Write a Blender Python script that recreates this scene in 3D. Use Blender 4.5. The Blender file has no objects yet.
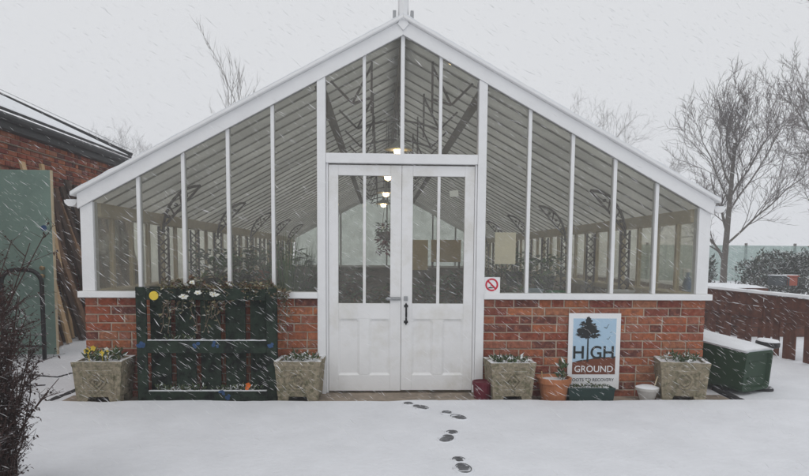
import bpy, math, random
from math import sin, cos, pi, radians as R, sqrt
from mathutils import Vector as V, Matrix, noise

rng = random.Random(7)
SC = bpy.context.scene
COL = SC.collection

# ------------------------------------------------------------------ camera
FPX, PW, PH, CX, CY = 620.0, 809.0, 476.0, 404.5, 303.5      # photo pixels; the picture is the upper part of a 4:3 frame
CAMP = V((-0.186, -5.5, 1.257))
YAW, PIT, ROL = R(-2.255), R(4.6), R(0.44)
c_, s_ = cos(YAW), sin(YAW)
RIGHT0 = V((c_, s_, 0)); FWD = V((-s_ * cos(PIT), c_ * cos(PIT), -sin(PIT))); UP0 = RIGHT0.cross(FWD)
RIGHT = RIGHT0 * cos(ROL) - UP0 * (-sin(ROL)); UP = UP0 * cos(ROL) - RIGHT0 * sin(ROL)
cam = bpy.data.cameras.new('camera'); camo = bpy.data.objects.new('camera', cam); COL.objects.link(camo)
camo.matrix_world = Matrix(((RIGHT.x, UP.x, -FWD.x, CAMP.x), (RIGHT.y, UP.y, -FWD.y, CAMP.y), (RIGHT.z, UP.z, -FWD.z, CAMP.z), (0, 0, 0, 1)))
cam.sensor_width = 36; cam.lens = FPX / PW * 36
cam.shift_y = (CY - PH / 2) / PW
cam.clip_start = 0.05; cam.clip_end = 1500
SC.camera = camo

def ray(u, v):
    return FWD * FPX + RIGHT * (u - CX) - UP * (v - CY)
def on_y(u, v, y):
    d = ray(u, v); t = (y - CAMP.y) / d.y; return CAMP + d * t
def on_z(u, v, z=0.0):
    d = ray(u, v); t = (z - CAMP.z) / d.z; return CAMP + d * t
def on_x(u, v, x):
    d = ray(u, v); t = (x - CAMP.x) / d.x; return CAMP + d * t

# ------------------------------------------------------------------ world, sun, exposure
SUN_EL, SUN_ROT = R(58), R(205)
w = bpy.data.worlds.new('World'); SC.world = w; w.use_nodes = True
nt = w.node_tree; bg = nt.nodes['Background']
sky = nt.nodes.new('ShaderNodeTexSky'); sky.sky_type = 'NISHITA'; sky.sun_disc = False
sky.sun_elevation = SUN_EL; sky.sun_rotation = SUN_ROT; sky.dust_density = 6; sky.air_density = 1.5
hs = nt.nodes.new('ShaderNodeHueSaturation'); hs.inputs['Saturation'].default_value = 0.12
mx = nt.nodes.new('ShaderNodeMixRGB'); mx.inputs[0].default_value = 0.92
mx.inputs[2].default_value = (7.7, 7.82, 8.02, 1)
nt.links.new(sky.outputs[0], hs.inputs['Color']); nt.links.new(hs.outputs[0], mx.inputs[1])
nt.links.new(mx.outputs[0], bg.inputs['Color']); bg.inputs['Strength'].default_value = 0.1
sun = bpy.data.lights.new('sun', 'SUN'); sun.energy = 0.55; sun.angle = R(60); sun.color = (1, 0.97, 0.93)
suno = bpy.data.objects.new('sun', sun); COL.objects.link(suno)
sdir = V((sin(SUN_ROT) * cos(SUN_EL), cos(SUN_ROT) * cos(SUN_EL), sin(SUN_EL)))
suno.rotation_euler = sdir.to_track_quat('Z', 'Y').to_euler(); suno.location = (0, -10, 20)
SC.view_settings.view_transform = 'Standard'; SC.view_settings.look = 'None'
SC.view_settings.exposure = 0.0; SC.view_settings.gamma = 1; SC.view_settings.use_curve_mapping = False
cy = SC.cycles
cy.max_bounces = 8; cy.diffuse_bounces = 4; cy.transmission_bounces = 6; cy.transparent_max_bounces = 40; cy.volume_bounces = 2
cy.caustics_reflective = False; cy.caustics_refractive = False
cy.sample_clamp_indirect = 4.0

# ------------------------------------------------------------------ helpers
def mat(name, col, rough=0.7, var=0.12, scale=6.0, bump=0.0, bscale=None, col2=None, snow=0.0, spec=0.3, isl=None, obj=None, metal=0.0, ramp=None):
    """Procedural Principled material. var: noise value variation; col2: second colour in patches; snow: snow settled on upward faces;
    isl/obj: list of colours picked per island / per object."""
    m = bpy.data.materials.new(name); m.use_nodes = True
    n, l = m.node_tree.nodes, m.node_tree.links
    b = n['Principled BSDF']; b.inputs['Roughness'].default_value = rough
    b.inputs['Specular IOR Level'].default_value = spec; b.inputs['Metallic'].default_value = metal
    tc = n.new('ShaderNodeTexCoord')
    ns = n.new('ShaderNodeTexNoise'); ns.inputs['Scale'].default_value = scale; ns.inputs['Detail'].default_value = 6; ns.inputs['Roughness'].default_value = 0.65
    geo = n.new('ShaderNodeNewGeometry')
    l.new(geo.outputs['Position'], ns.inputs['Vector'])
    def rgb(c): return (c[0], c[1], c[2], 1)
    if isl or obj:
        cr = n.new('ShaderNodeValToRGB'); cr.color_ramp.interpolation = 'CONSTANT'
        cs = isl or obj
        while len(cr.color_ramp.elements) < len(cs): cr.color_ramp.elements.new(0.5)
        for i, c in enumerate(cs):
            cr.color_ramp.elements[i].position = i / len(cs); cr.color_ramp.elements[i].color = rgb(c)
        if isl: l.new(geo.outputs['Random Per Island'], cr.inputs[0])
        else:
            oi = n.new('ShaderNodeObjectInfo'); l.new(oi.outputs['Random'], cr.inputs[0])
        base = cr.outputs[0]
    else:
        rg = n.new('ShaderNodeRGB'); rg.outputs[0].default_value = rgb(col); base = rg.outputs[0]
    if col2:
        n2 = n.new('ShaderNodeTexNoise'); n2.inputs['Scale'].default_value = scale * 0.6; n2.inputs['Detail'].default_value = 5; n2.inputs['Roughness'].default_value = 0.7
        l.new(geo.outputs['Position'], n2.inputs['Vector'])
        r2 = n.new('ShaderNodeValToRGB'); r2.color_ramp.elements[0].position = 0.48; r2.color_ramp.elements[1].position = 0.62
        l.new(n2.outputs[0], r2.inputs[0])
        mm = n.new('ShaderNodeMixRGB'); l.new(r2.outputs[0], mm.inputs[0]); l.new(base, mm.inputs[1]); mm.inputs[2].default_value = rgb(col2)
        base = mm.outputs[0]
    if var:
        mr = n.new('ShaderNodeMapRange'); mr.inputs['From Min'].default_value = 0.25; mr.inputs['From Max'].default_value = 0.75
        mr.inputs['To Min'].default_value = 1 - var; mr.inputs['To Max'].default_value = 1 + var
        l.new(ns.outputs[0], mr.inputs[0])
        mu = n.new('ShaderNodeVectorMath'); mu.operation = 'SCALE'; l.new(base, mu.inputs[0]); l.new(mr.outputs[0], mu.inputs['Scale'])
        base = mu.outputs[0]
    if snow:
        sx = n.new('ShaderNodeSeparateXYZ'); l.new(geo.outputs['Normal'], sx.inputs[0])
        n3 = n.new('ShaderNodeTexNoise'); n3.inputs['Scale'].default_value = 22; n3.inputs['Detail'].default_value = 4
        l.new(geo.outputs['Position'], n3.inputs['Vector'])
        ad = n.new('ShaderNodeMath'); ad.operation = 'MULTIPLY_ADD'; ad.inputs[1].default_value = 1.2; l.new(n3.outputs[0], ad.inputs[0])
        l.new(sx.outputs['Z'], ad.inputs[2])
        m3 = n.new('ShaderNodeMapRange'); m3.inputs['From Min'].default_value = 1.9 - snow; m3.inputs['From Max'].default_value = 2.15 - snow
        l.new(ad.outputs[0], m3.inputs[0])
        ms = n.new('ShaderNodeMixRGB'); l.new(m3.outputs[0], ms.inputs[0]); l.new(base, ms.inputs[1]); ms.inputs[2].default_value = (0.78, 0.8, 0.83, 1)
        base = ms.outputs[0]
    l.new(base, b.inputs['Base Color'])
    if bump:
        nb = n.new('ShaderNodeTexNoise'); nb.inputs['Scale'].default_value = bscale or scale * 4; nb.inputs['Detail'].default_value = 8
        l.new(geo.outputs['Position'], nb.inputs['Vector'])
        bp = n.new('ShaderNodeBump'); bp.inputs['Strength'].default_value = bump; bp.inputs['Distance'].default_value = 0.01
        l.new(nb.outputs[0], bp.inputs['Height']); l.new(bp.outputs[0], b.inputs['Normal'])
    return m

def glass_mat(name, haze, tint=(0.93, 0.95, 0.94), hcol=(0.7, 0.72, 0.7), refl=0.9):
    m = bpy.data.materials.new(name); m.use_nodes = True
    n, l = m.node_tree.nodes, m.node_tree.links
    n.remove(n['Principled BSDF']); out = n['Material Output']
    tr = n.new('ShaderNodeBsdfTransparent'); tr.inputs[0].default_value = (*tint, 1)
    gl = n.new('ShaderNodeBsdfGlossy'); gl.inputs['Roughness'].default_value = 0.03
    fr = n.new('ShaderNodeFresnel'); fr.inputs[0].default_value = 1.4
    mu = n.new('ShaderNodeMath'); mu.operation = 'MULTIPLY'; mu.inputs[1].default_value = refl; l.new(fr.outputs[0], mu.inputs[0])
    m1 = n.new('ShaderNodeMixShader'); l.new(mu.outputs[0], m1.inputs[0]); l.new(tr.outputs[0], m1.inputs[1]); l.new(gl.outputs[0], m1.inputs[2])
    df = n.new('ShaderNodeBsdfDiffuse'); df.inputs[0].default_value = (*hcol, 1)
    ns = n.new('ShaderNodeTexNoise'); ns.inputs['Scale'].default_value = 3.5; ns.inputs['Detail'].default_value = 7; ns.inputs['Roughness'].default_value = 0.7
    geo = n.new('ShaderNodeNewGeometry'); l.new(geo.outputs['Position'], ns.inputs['Vector'])
    mr = n.new('ShaderNodeMapRange'); mr.inputs['From Min'].default_value = 0.3; mr.inputs['From Max'].default_value = 0.7
    mr.inputs['To Min'].default_value = haze * 0.4; mr.inputs['To Max'].default_value = haze * 1.6; l.new(ns.outputs[0], mr.inputs[0])
    m2 = n.new('ShaderNodeMixShader'); l.new(mr.outputs[0], m2.inputs[0]); l.new(m1.outputs[0], m2.inputs[1]); l.new(df.outputs[0], m2.inputs[2])
    l.new(m2.outputs[0], out.inputs['Surface'])
    return m

def translucent_mat(name, col, t, var=0.0):
    m = bpy.data.materials.new(name); m.use_nodes = True
    n, l = m.node_tree.nodes, m.node_tree.links
    n.remove(n['Principled BSDF']); out = n['Material Output']
    ns = n.new('ShaderNodeTexNoise'); ns.inputs['Scale'].default_value = 2.2; ns.inputs['Detail'].default_value = 6
    geo = n.new('ShaderNodeNewGeometry'); l.new(geo.outputs['Position'], ns.inputs['Vector'])
    cr = n.new('ShaderNodeValToRGB'); cr.color_ramp.elements[0].position = 0.3; cr.color_ramp.elements[1].position = 0.7
    cr.color_ramp.elements[0].color = (col[0] * .8, col[1] * .8, col[2] * .8, 1); cr.color_ramp.elements[1].color = (*col, 1)
    l.new(ns.outputs[0], cr.inputs[0])
    df = n.new('ShaderNodeBsdfDiffuse'); tl = n.new('ShaderNodeBsdfTranslucent')
    oi = n.new('ShaderNodeObjectInfo'); mr = n.new('ShaderNodeMapRange'); mr.inputs['To Min'].default_value = 1 - var; mr.inputs['To Max'].default_value = 1
    l.new(oi.outputs['Random'], mr.inputs[0]); sc = n.new('ShaderNodeVectorMath'); sc.operation = 'SCALE'; l.new(cr.outputs[0], sc.inputs[0]); l.new(mr.outputs[0], sc.inputs['Scale'])
    l.new(sc.outputs[0], df.inputs[0]); l.new(sc.outputs[0], tl.inputs[0])
    m1 = n.new('ShaderNodeMixShader'); m1.inputs[0].default_value = t
    l.new(df.outputs[0], m1.inputs[1]); l.new(tl.outputs[0], m1.inputs[2]); l.new(m1.outputs[0], out.inputs['Surface'])
    return m

def emit_mat(name, col, s):
    m = bpy.data.materials.new(name); m.use_nodes = True
    b = m.node_tree.nodes['Principled BSDF']
    b.inputs['Base Color'].default_value = (*col, 1); b.inputs['Emission Color'].default_value = (*col, 1); b.inputs['Emission Strength'].default_value = s
    return m

class MB:
    def __init__(s): s.v = []; s.f = []
    def box(s, x0, x1, y0, y1, z0, z1):
        k = len(s.v)
        s.v += [(x, y, z) for z in (z0, z1) for y in (y0, y1) for x in (x0, x1)]
        s.f += [tuple(k + i for i in q) for q in ((0, 2, 3, 1), (4, 5, 7, 6), (0, 1, 5, 4), (2, 6, 7, 3), (0, 4, 6, 2), (1, 3, 7, 5))]
        return s
    def bar(s, p0, p1, wd, th, side=None):
        p0, p1 = V(p0), V(p1); d = (p1 - p0).normalized()
        a = V(side) if side else (V((0, 0, 1)) if abs(d.z) < 0.9 else V((1, 0, 0)))
        a = (a - d * a.dot(d)).normalized(); b = d.cross(a)
        k = len(s.v)
        for p in (p0, p1):
            for sa, sb in ((-1, -1), (1, -1), (1, 1), (-1, 1)): s.v.append(tuple(p + a * (sa * wd / 2) + b * (sb * th / 2)))
        s.f += [(k, k + 3, k + 2, k + 1), (k + 4, k + 5, k + 6, k + 7)] + [(k + i, k + (i + 1) % 4, k + 4 + (i + 1) % 4, k + 4 + i) for i in range(4)]
        return s
    def tube(s, pts, rad, n=6, cap=True):
        pts = [V(p) for p in pts]
        if not isinstance(rad, (list, tuple)): rad = [rad] * len(pts)
        k0 = len(s.v); a = None
        for i, p in enumerate(pts):
            d = (pts[min(i + 1, len(pts) - 1)] - pts[max(i - 1, 0)]).normalized()
            if a is None: a = d.orthogonal().normalized()
            a = (a - d * a.dot(d)); a = a.normalized() if a.length > 1e-6 else d.orthogonal().normalized()
            b = d.cross(a)
            for j in range(n):
                t = 2 * pi * j / n; s.v.append(tuple(p + (a * cos(t) + b * sin(t)) * rad[i]))
        for i in range(len(pts) - 1):
            for j in range(n):
                s.f.append((k0 + i * n + j, k0 + i * n + (j + 1) % n, k0 + (i + 1) * n + (j + 1) % n, k0 + (i + 1) * n + j))
        if cap:
            s.f.append(tuple(k0 + j for j in reversed(range(n)))); e = k0 + (len(pts) - 1) * n; s.f.append(tuple(e + j for j in range(n)))
        return s
    def prism(s, poly, y0, y1):               # poly in (x, z), extruded along y
        k = len(s.v); n = len(poly)
        area = sum(poly[i][0] * poly[(i + 1) % n][1] - poly[(i + 1) % n][0] * poly[i][1] for i in range(n))
        if area < 0: poly = poly[::-1]
        s.v += [(x, y0, z) for x, z in poly] + [(x, y1, z) for x, z in poly]
        s.f += [tuple(k + i for i in range(n)), tuple(k + n + i for i in reversed(range(n)))]
        s.f += [(k + i, k + n + i, k + n + (i + 1) % n, k + (i + 1) % n) for i in range(n)]
        return s
    def lathe(s, prof, n=20, c=(0, 0, 0)):
        k = len(s.v); m = len(prof)
        for r, z in prof:
            for j in range(n): t = 2 * pi * j / n; s.v.append((c[0] + r * cos(t), c[1] + r * sin(t), c[2] + z))
        for i in range(m - 1):
            for j in range(n): s.f.append((k + i * n + j, k + i * n + (j + 1) % n, k + (i + 1) * n + (j + 1) % n, k + (i + 1) * n + j))
        s.f.append(tuple(k + j for j in reversed(range(n)))); s.f.append(tuple(k + (m - 1) * n + j for j in range(n)))
        return s
    def quad(s, a, b, c, d):
        k = len(s.v); s.v += [tuple(a), tuple(b), tuple(c), tuple(d)]; s.f.append((k, k + 1, k + 2, k + 3)); return s
    def leaf(s, p, d, up, L, W):               # folded four-face leaf
        p, d = V(p), V(d).normalized(); sd = d.cross(V(up)); sd = sd.normalized() if sd.length > 1e-4 else d.orthogonal().normalized()
        nr = sd.cross(d); k = len(s.v)
        a = p; m0 = p + d * L * .5 - nr * W * .12; t = p + d * L - nr * L * .15
        l_ = p + d * L * .45 + sd * W / 2 + nr * W * .1; r_ = p + d * L * .45 - sd * W / 2 + nr * W * .1
        s.v += [tuple(a), tuple(l_), tuple(t), tuple(r_), tuple(m0)]
        s.f += [(k, k + 4, k + 1), (k + 1, k + 4, k + 2), (k, k + 3, k + 4), (k + 3, k + 2, k + 4)]
        return s
    def xf(s, M):
        s.v = [tuple(M @ V(p)) for p in s.v]; return s
    def mesh(s, name, m):
        me = bpy.data.meshes.new(name); me.from_pydata(s.v, [], s.f); me.update()
        if m: me.materials.append(m)
        return me
    def build(s, name, m, parent=None, bevel=0, smooth=False, kind=None):
        return obj(name, s.mesh(name, m), parent, bevel, smooth, kind)

def obj(name, me, parent=None, bevel=0, smooth=False, kind=None):
    o = bpy.data.objects.new(name, me); COL.objects.link(o)
    if parent: o.parent = parent
    if bevel:
        b = o.modifiers.new('bevel', 'BEVEL'); b.width = bevel; b.segments = 2; b.limit_method = 'ANGLE'
    if smooth:
        for p in me.polygons: p.use_smooth = True
        if smooth == 'auto':
            pass
    if kind: o['kind'] = kind
    return o
def tag(o, label, cat, group=None):
    o['label'] = label; o['category'] = cat
    if group: o['group'] = group
    return o
def thing(name, label, cat, loc=(0, 0, 0), rotz=0, group=None):
    o = bpy.data.objects.new(name, None); COL.objects.link(o); o.location = loc; o.rotation_euler = (0, 0, rotz); o.empty_display_size = .1
    return tag(o, label, cat, group)
def struct(o): o['kind'] = 'structure'; return o

def text_mesh(s, size, m, extrude=0.001, align='CENTER', spacing=1.0, thick=0.0):
    cu = bpy.data.curves.new('lettering', 'FONT'); cu.body = s; cu.size = size; cu.extrude = extrude; cu.align_x = align; cu.space_character = spacing; cu.offset = thick
    o = bpy.data.objects.new('lettering', cu); COL.objects.link(o)
    dg = bpy.context.evaluated_depsgraph_get(); me = bpy.data.meshes.new_from_object(o.evaluated_get(dg))
    COL.objects.unlink(o); bpy.data.objects.remove(o); bpy.data.curves.remove(cu)
    me.materials.clear(); me.materials.append(m)
    return me

# ------------------------------------------------------------------ materials
BR = [(0.31, 0.085, 0.045), (0.37, 0.125, 0.06), (0.25, 0.068, 0.042), (0.42, 0.155, 0.075), (0.22, 0.07, 0.05), (0.36, 0.12, 0.06), (0.37, 0.16, 0.09), (0.14, 0.055, 0.045), (0.30, 0.10, 0.06), (0.21, 0.06, 0.045), (0.33, 0.13, 0.085)]
M = dict(
    snow=mat('snow', (0.73, 0.745, 0.78), 0.85, 0.07, 2.6, 0.7, 26, spec=0.15),
    snowcap=mat('settled_snow', (0.78, 0.80, 0.83), 0.85, 0.04, 5, 0.4, 40, spec=0.15),
    white=mat('white_paint', (0.80, 0.805, 0.81), 0.5, 0.05, 5, 0.06, 60, spec=0.35),
    doorwhite=mat('door_paint', (0.80, 0.80, 0.80), 0.48, 0.06, 3, 0.06, 50, spec=0.35, col2=(0.71, 0.70, 0.67)),
    mortar=mat('mortar', (0.46, 0.37, 0.29), 0.95, 0.25, 18, 0.5, 120, col2=(0.52, 0.44, 0.36)),
    brick=mat('brick', BR[0], 0.9, 0.5, 26, 0.9, 110, obj=BR, spec=0.12, col2=(0.29, 0.12, 0.08)),
    brickfar=mat('brick_old', BR[0], 0.9, 0.4, 9, 0.4, 80, isl=[(c[0] * .9, c[1] * .85, c[2] * .85) for c in BR], spec=0.15),
    stone=mat('cast_stone', (0.29, 0.25, 0.18), 0.95, 0.42, 34, 1.0, 70, col2=(0.16, 0.15, 0.095), snow=0.5, spec=0.1),
    step=mat('paving', (0.28, 0.23, 0.18), 0.9, 0.3, 8, 0.5, 60, col2=(0.18, 0.15, 0.12)),
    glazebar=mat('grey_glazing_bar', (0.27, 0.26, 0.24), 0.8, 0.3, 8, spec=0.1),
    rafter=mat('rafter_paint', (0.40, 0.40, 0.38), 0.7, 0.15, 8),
    cream=mat('cream_timber', (0.60, 0.50, 0.34), 0.7, 0.15, 6),
    brownwood=mat('brown_timber', (0.20, 0.15, 0.11), 0.8, 0.3, 8),
    iron=mat('dark_iron', (0.065, 0.040, 0.034), 0.6, 0.3, 20),
    pallet=mat('green_stained_board', (0.024, 0.038, 0.027), 0.85, 0.4, 14, 0.5, 60, col2=(0.011, 0.014, 0.013), snow=0.3, spec=0.12),
    black=mat('black_plastic', (0.018, 0.018, 0.02), 0.5, 0.2, 20, snow=0.4),
    blackmetal=mat('black_metal', (0.015, 0.015, 0.016), 0.45, 0.1, 20),
    steel=mat('galvanised_steel', (0.35, 0.36, 0.37), 0.4, 0.15, 20, metal=0.7),
    teal=mat('teal_paint', (0.19, 0.285, 0.245), 0.6, 0.12, 4, 0.1, 40, col2=(0.165, 0.25, 0.215)),
    bin=mat('green_plastic', (0.022, 0.052, 0.027), 0.55, 0.12, 5, 0.05, 60),
    terracotta=mat('terracotta', (0.40, 0.16, 0.075), 0.85, 0.2, 14, 0.2, 60),
    redpot=mat('red_plastic', (0.12, 0.008, 0.02), 0.5, 0.2, 20),
    whitepot=mat('grey_white_pot', (0.52, 0.50, 0.47), 0.7, 0.15, 20),
    trough=mat('dark_green_plastic', (0.02, 0.045, 0.04), 0.55, 0.15, 20),
    soil=mat('soil', (0.06, 0.045, 0.032), 1.0, 0.4, 50, 0.8, 120, snow=0.7),
    leaf=mat('leaf', (0.06, 0.09, 0.035), 0.6, 0.3, 30, isl=[(0.05, 0.085, 0.03), (0.075, 0.10, 0.04), (0.04, 0.065, 0.03), (0.10, 0.11, 0.05)], snow=0.82),
    ivy=mat('ivy_leaf', (0.09, 0.07, 0.03), 0.6, 0.3, 30, isl=[(0.16, 0.15, 0.07), (0.14, 0.08, 0.045), (0.25, 0.22, 0.12), (0.07, 0.075, 0.03), (0.18, 0.12, 0.07)], snow=0.5),
    inleaf=mat('indoor_leaf', (0.05, 0.09, 0.03), 0.5, 0.3, 20, isl=[(0.07, 0.15, 0.045), (0.045, 0.11, 0.03), (0.13, 0.21, 0.07), (0.06, 0.10, 0.04)]),
    hedge=mat('evergreen_leaf', (0.03, 0.04, 0.025), 0.7, 0.3, 20, isl=[(0.035, 0.045, 0.028), (0.02, 0.03, 0.02), (0.05, 0.055, 0.035)], snow=0.6),
    bark=mat('bark', (0.10, 0.085, 0.07), 0.95, 0.3, 20, 0.5, 40, snow=0.35),
    twig=mat('twig', (0.085, 0.065, 0.058), 0.9, 0.25, 20, snow=0.55),
    bushtwig=mat('dark_twig', (0.05, 0.028, 0.024), 0.9, 0.4, 30, snow=0.45),
    fence=mat('red_brown_board', (0.115, 0.042, 0.025), 0.8, 0.4, 10, 0.4, 40, col2=(0.08, 0.029, 0.02), snow=0.5),
    timber=mat('weathered_timber', (0.13, 0.07, 0.04), 0.9, 0.4, 10, 0.5, 40, obj=[(0.10, 0.055, 0.035), (0.17, 0.10, 0.06), (0.07, 0.04, 0.028), (0.20, 0.12, 0.07), (0.05, 0.03, 0.022)]),
    newtimber=mat('fresh_timber', (0.52, 0.36, 0.20), 0.8, 0.15, 10, 0.2, 40),
    slate=mat('black_fascia', (0.022, 0.023, 0.026), 0.6, 0.4, 9, 0.3, 50, snow=0.2),
    floor=mat('greenhouse_floor', (0.10, 0.09, 0.075), 0.9, 0.3, 4, 0.4, 40),
    yellow=mat('yellow_petal', (0.75, 0.55, 0.06), 0.6, 0.1, 30), orange=mat('orange_petal', (0.75, 0.17, 0.02), 0.6, 0.1, 30),
    whitepetal=mat('white_petal', (0.80, 0.80, 0.74), 0.6, 0.05, 30), bluepaint=mat('blue_paint', (0.03, 0.08, 0.19), 0.6, 0.3, 60),
    pink=mat('dark_pink_petal', (0.20, 0.03, 0.05), 0.7, 0.3, 30),
    paper=mat('cream_paper', (0.84, 0.76, 0.60), 0.8, 0.05, 8), card=mat('white_card', (0.85, 0.84, 0.8), 0.8, 0.02, 8),
    creamboard=mat('cream_board', (0.80, 0.64, 0.36), 0.8, 0.1, 8),
    dryleaf=mat('dry_leaf', (0.12, 0.07, 0.03), 0.7, 0.3, 20, isl=[(0.14, 0.085, 0.04), (0.08, 0.05, 0.025), (0.07, 0.09, 0.035), (0.18, 0.11, 0.05)]),
    board=mat('tan_board', (0.66, 0.50, 0.27), 0.8, 0.12, 8), blue=mat('blue_plastic', (0.05, 0.16, 0.42), 0.5, 0.1, 8),
    paleblue=mat('pale_blue_plastic', (0.40, 0.50, 0.60), 0.5, 0.1, 8), green=mat('green_tray', (0.03, 0.20, 0.08), 0.5, 0.1, 8),
    signwhite=mat('sign_white', (0.80, 0.81, 0.82), 0.5, 0.02, 5), signblue=mat('sign_blue', (0.40, 0.56, 0.70), 0.55, 0.04, 5),
    signbrown=mat('sign_brown', (0.17, 0.055, 0.03), 0.6, 0.06, 8), signdark=mat('sign_dark', (0.022, 0.025, 0.025), 0.6, 0.05, 20),
    red=mat('sign_red', (0.55, 0.02, 0.05), 0.5, 0.03, 5), wet=mat('wet_paving', (0.12, 0.122, 0.13), 0.5, 0.4, 60, 0.3, 80),
    net=glass_mat('windbreak_net', 0.45, (0.80, 0.86, 0.84), (0.36, 0.46, 0.43), 0.0),
    edging=mat('wet_black_timber', (0.03, 0.028, 0.03), 0.8, 0.4, 25, 0.4, 60),
    redbox=mat('faded_red', (0.30, 0.075, 0.045), 0.6, 0.1, 6), darkbox=mat('dark_grey', (0.06, 0.07, 0.075), 0.7, 0.2, 6),
    brass=mat('old_brass', (0.30, 0.22, 0.12), 0.45, 0.1, 20, metal=0.5),
    roofsnow=translucent_mat('snow_on_roof_glass', (0.89, 0.885, 0.86), 0.57, 0.12),
    glass=glass_mat('window_glass', 0.065, (0.94, 0.945, 0.92), (0.70, 0.69, 0.64), refl=0.65), glass2=glass_mat('misted_glass', 0.14, (0.95, 0.94, 0.88), (0.62, 0.60, 0.50), refl=0.5),
    glass3=glass_mat('dirty_rear_glass', 0.22, (0.82, 0.85, 0.82), (0.55, 0.56, 0.52), refl=0.4),
    bulb=emit_mat('warm_bulb', (1.0, 0.70, 0.32), 18.0),
    flake=translucent_mat('snowflake', (0.99, 0.99, 1.0), 0.5),
)

# ------------------------------------------------------------------ ground
ZF, ZB, YE = 0.025, -0.04, -0.36        # snow lying in front, ground along the greenhouse, edge between them
def spread(lo, hi, flo, fhi, step):
    a = []; x = flo
    while x < fhi: a.append(x); x += step
    a.append(fhi); st = step; x = fhi
    while x < hi: st *= 1.35; x = min(hi, x + st); a.append(x)
    st = step; x = flo
    while x > lo: st *= 1.35; x = max(lo, x - st); a.insert(0, x)
    return a
gx = spread(-160, 160, -6, 6.5, 0.07)
gy = spread(-160, 160, -5.2, -0.55, 0.07)
gy = [y for y in gy if y < -0.46 or y > -0.2]
gy += [-0.45, -0.42, -0.40, -0.385, -0.372, -0.36, -0.35, -0.338, -0.325, -0.31, -0.28, -0.2]
y = -0.12
while y < 3: gy.append(y); y += 0.1
gy = sorted(set(gy))
def gz(x, y):
    if max(abs(x), abs(y)) > 60: return ZB
    e = YE + 0.012 * noise.noise(V((x * 3.0, 0.3, 0))) + 0.006 * noise.noise(V((x * 14, 1.3, 0)))
    t = min(1, max(0, (y - e) / 0.022)); t = t * t * (3 - 2 * t)
    z = ZF * (1 - t) + ZB * t
    z += (0.012 * noise.noise(V((x * 0.9, y * 0.9, 0))) + 0.006 * noise.noise(V((x * 2.6, y * 2.6, 5)))) * (1 - t) + 0.004 * noise.noise(V((x * 6, y * 6, 2)))
    return z
g = MB(); nx = len(gx)
g.v = [(x, y, gz(x, y)) for y in gy for x in gx]
g.f = [(j * nx + i, j * nx + i + 1, (j + 1) * nx + i + 1, (j + 1) * nx + i) for j in range(len(gy) - 1) for i in range(nx - 1)]
struct(g.build('snowy_ground', M['snow'], smooth=True))
p = MB(); rr = random.Random(3)
x = -2.95
strip = MB().box(-2.93, 2.98, -0.335, 0.06, -0.09, -0.034)
so = struct(strip.build('paving_strip', M['step']))
x = -2.92
while x < 2.95:
    wd = min(rr.uniform(.40, .52), 2.97 - x)
    if wd > .08:
        MB().box(x + .004, x + wd - .004, -0.33, 0.055, -0.06, -0.026 + rr.uniform(-.003, .003)).build('paving_slab', M['step'], so, bevel=.004)
    x += wd

# ------------------------------------------------------------------ the greenhouse
LEN = 12.6
WI, WO, ZE, ZR = 2.662, 2.769, 1.686, 3.122
ZS, ZSB, FI, FO, ZTB, ZTT, ZD = 0.911, 0.853, 0.664, 0.738, 2.038, 2.123, 0.02
SL = (ZR - ZE) / WI
def rz(x): return ZR - SL * abs(x)          # underside line of the rake
GH = thing('greenhouse', 'long white framed glasshouse with brick base and snow laden pitched roof', 'greenhouse')

# brick base, every brick of the front a piece
def brick_mesh(L, seed):
    q = random.Random(seed); b = MB(); h, dp, e = 0.0318, 0.05, 0.0045
    def rect(y, sh, j):
        return [(sx * (L / 2 - sh) + q.uniform(-j, j), y + q.uniform(-j, j) * .6, sz * (h - sh) + q.uniform(-j, j)) for sx, sz in ((-1, -1), (1, -1), (1, 1), (-1, 1))]
    b.v = rect(-dp, e, .003) + rect(-dp + .006, 0, .001) + rect(dp, 0, 0)
    b.f = [(0, 1, 2, 3)] + [(k + (i + 1) % 4, k + i, k + 4 + i, k + 4 + (i + 1) % 4) for k in (0, 4) for i in range(4)] + [(8, 11, 10, 9)]
    return b.mesh('brick', M['brick'])
BMESH = {L: [brick_mesh(L, k * 7 + int(L * 1000)) for k in range(4)] for L in (0.215, 0.1025, 0.16)}
def brick_front(x0, x1, parent, seed):
    q = random.Random(seed)
    for c in range(12):
        z = -0.045 + 0.075 * c + 0.0375
        x = x0; first = True
        while x < x1 - 0.03:
            L = q.choice((0.215, 0.215, 0.215, 0.1025, 0.16) if not first else ((0.215, 0.1025)[c % 2],)); first = False
            if x + L > x1 - 0.05: Lr = x1 - x
            else: Lr = L
            src = min(BMESH, key=lambda k: abs(k - Lr))
            o = obj('brick', BMESH[src][q.randrange(4)], parent)
            o.location = (x + Lr / 2, 0.052 + q.uniform(-.003, .003), z + q.uniform(-.0015, .0015)); o.scale.x = (Lr) / src
            o.rotation_euler = (0, q.uniform(-.006, .006), 0)
            x += Lr + 0.012
WXO = WO - 0.004
for sgn in (-1, 1):
    a, b = (-WXO, -FO + 0.005) if sgn < 0 else (FO - 0.005, WXO)
    wo = MB().box(a + .004, b - .004, 0.0115, 0.2, -0.08, ZSB + 0.002).build('brick_wall', M['mortar'], GH)
    wo['label'] = 'weathered red brick base wall with pale mortar'
    brick_front(a, b, wo, 11 + sgn)
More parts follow.
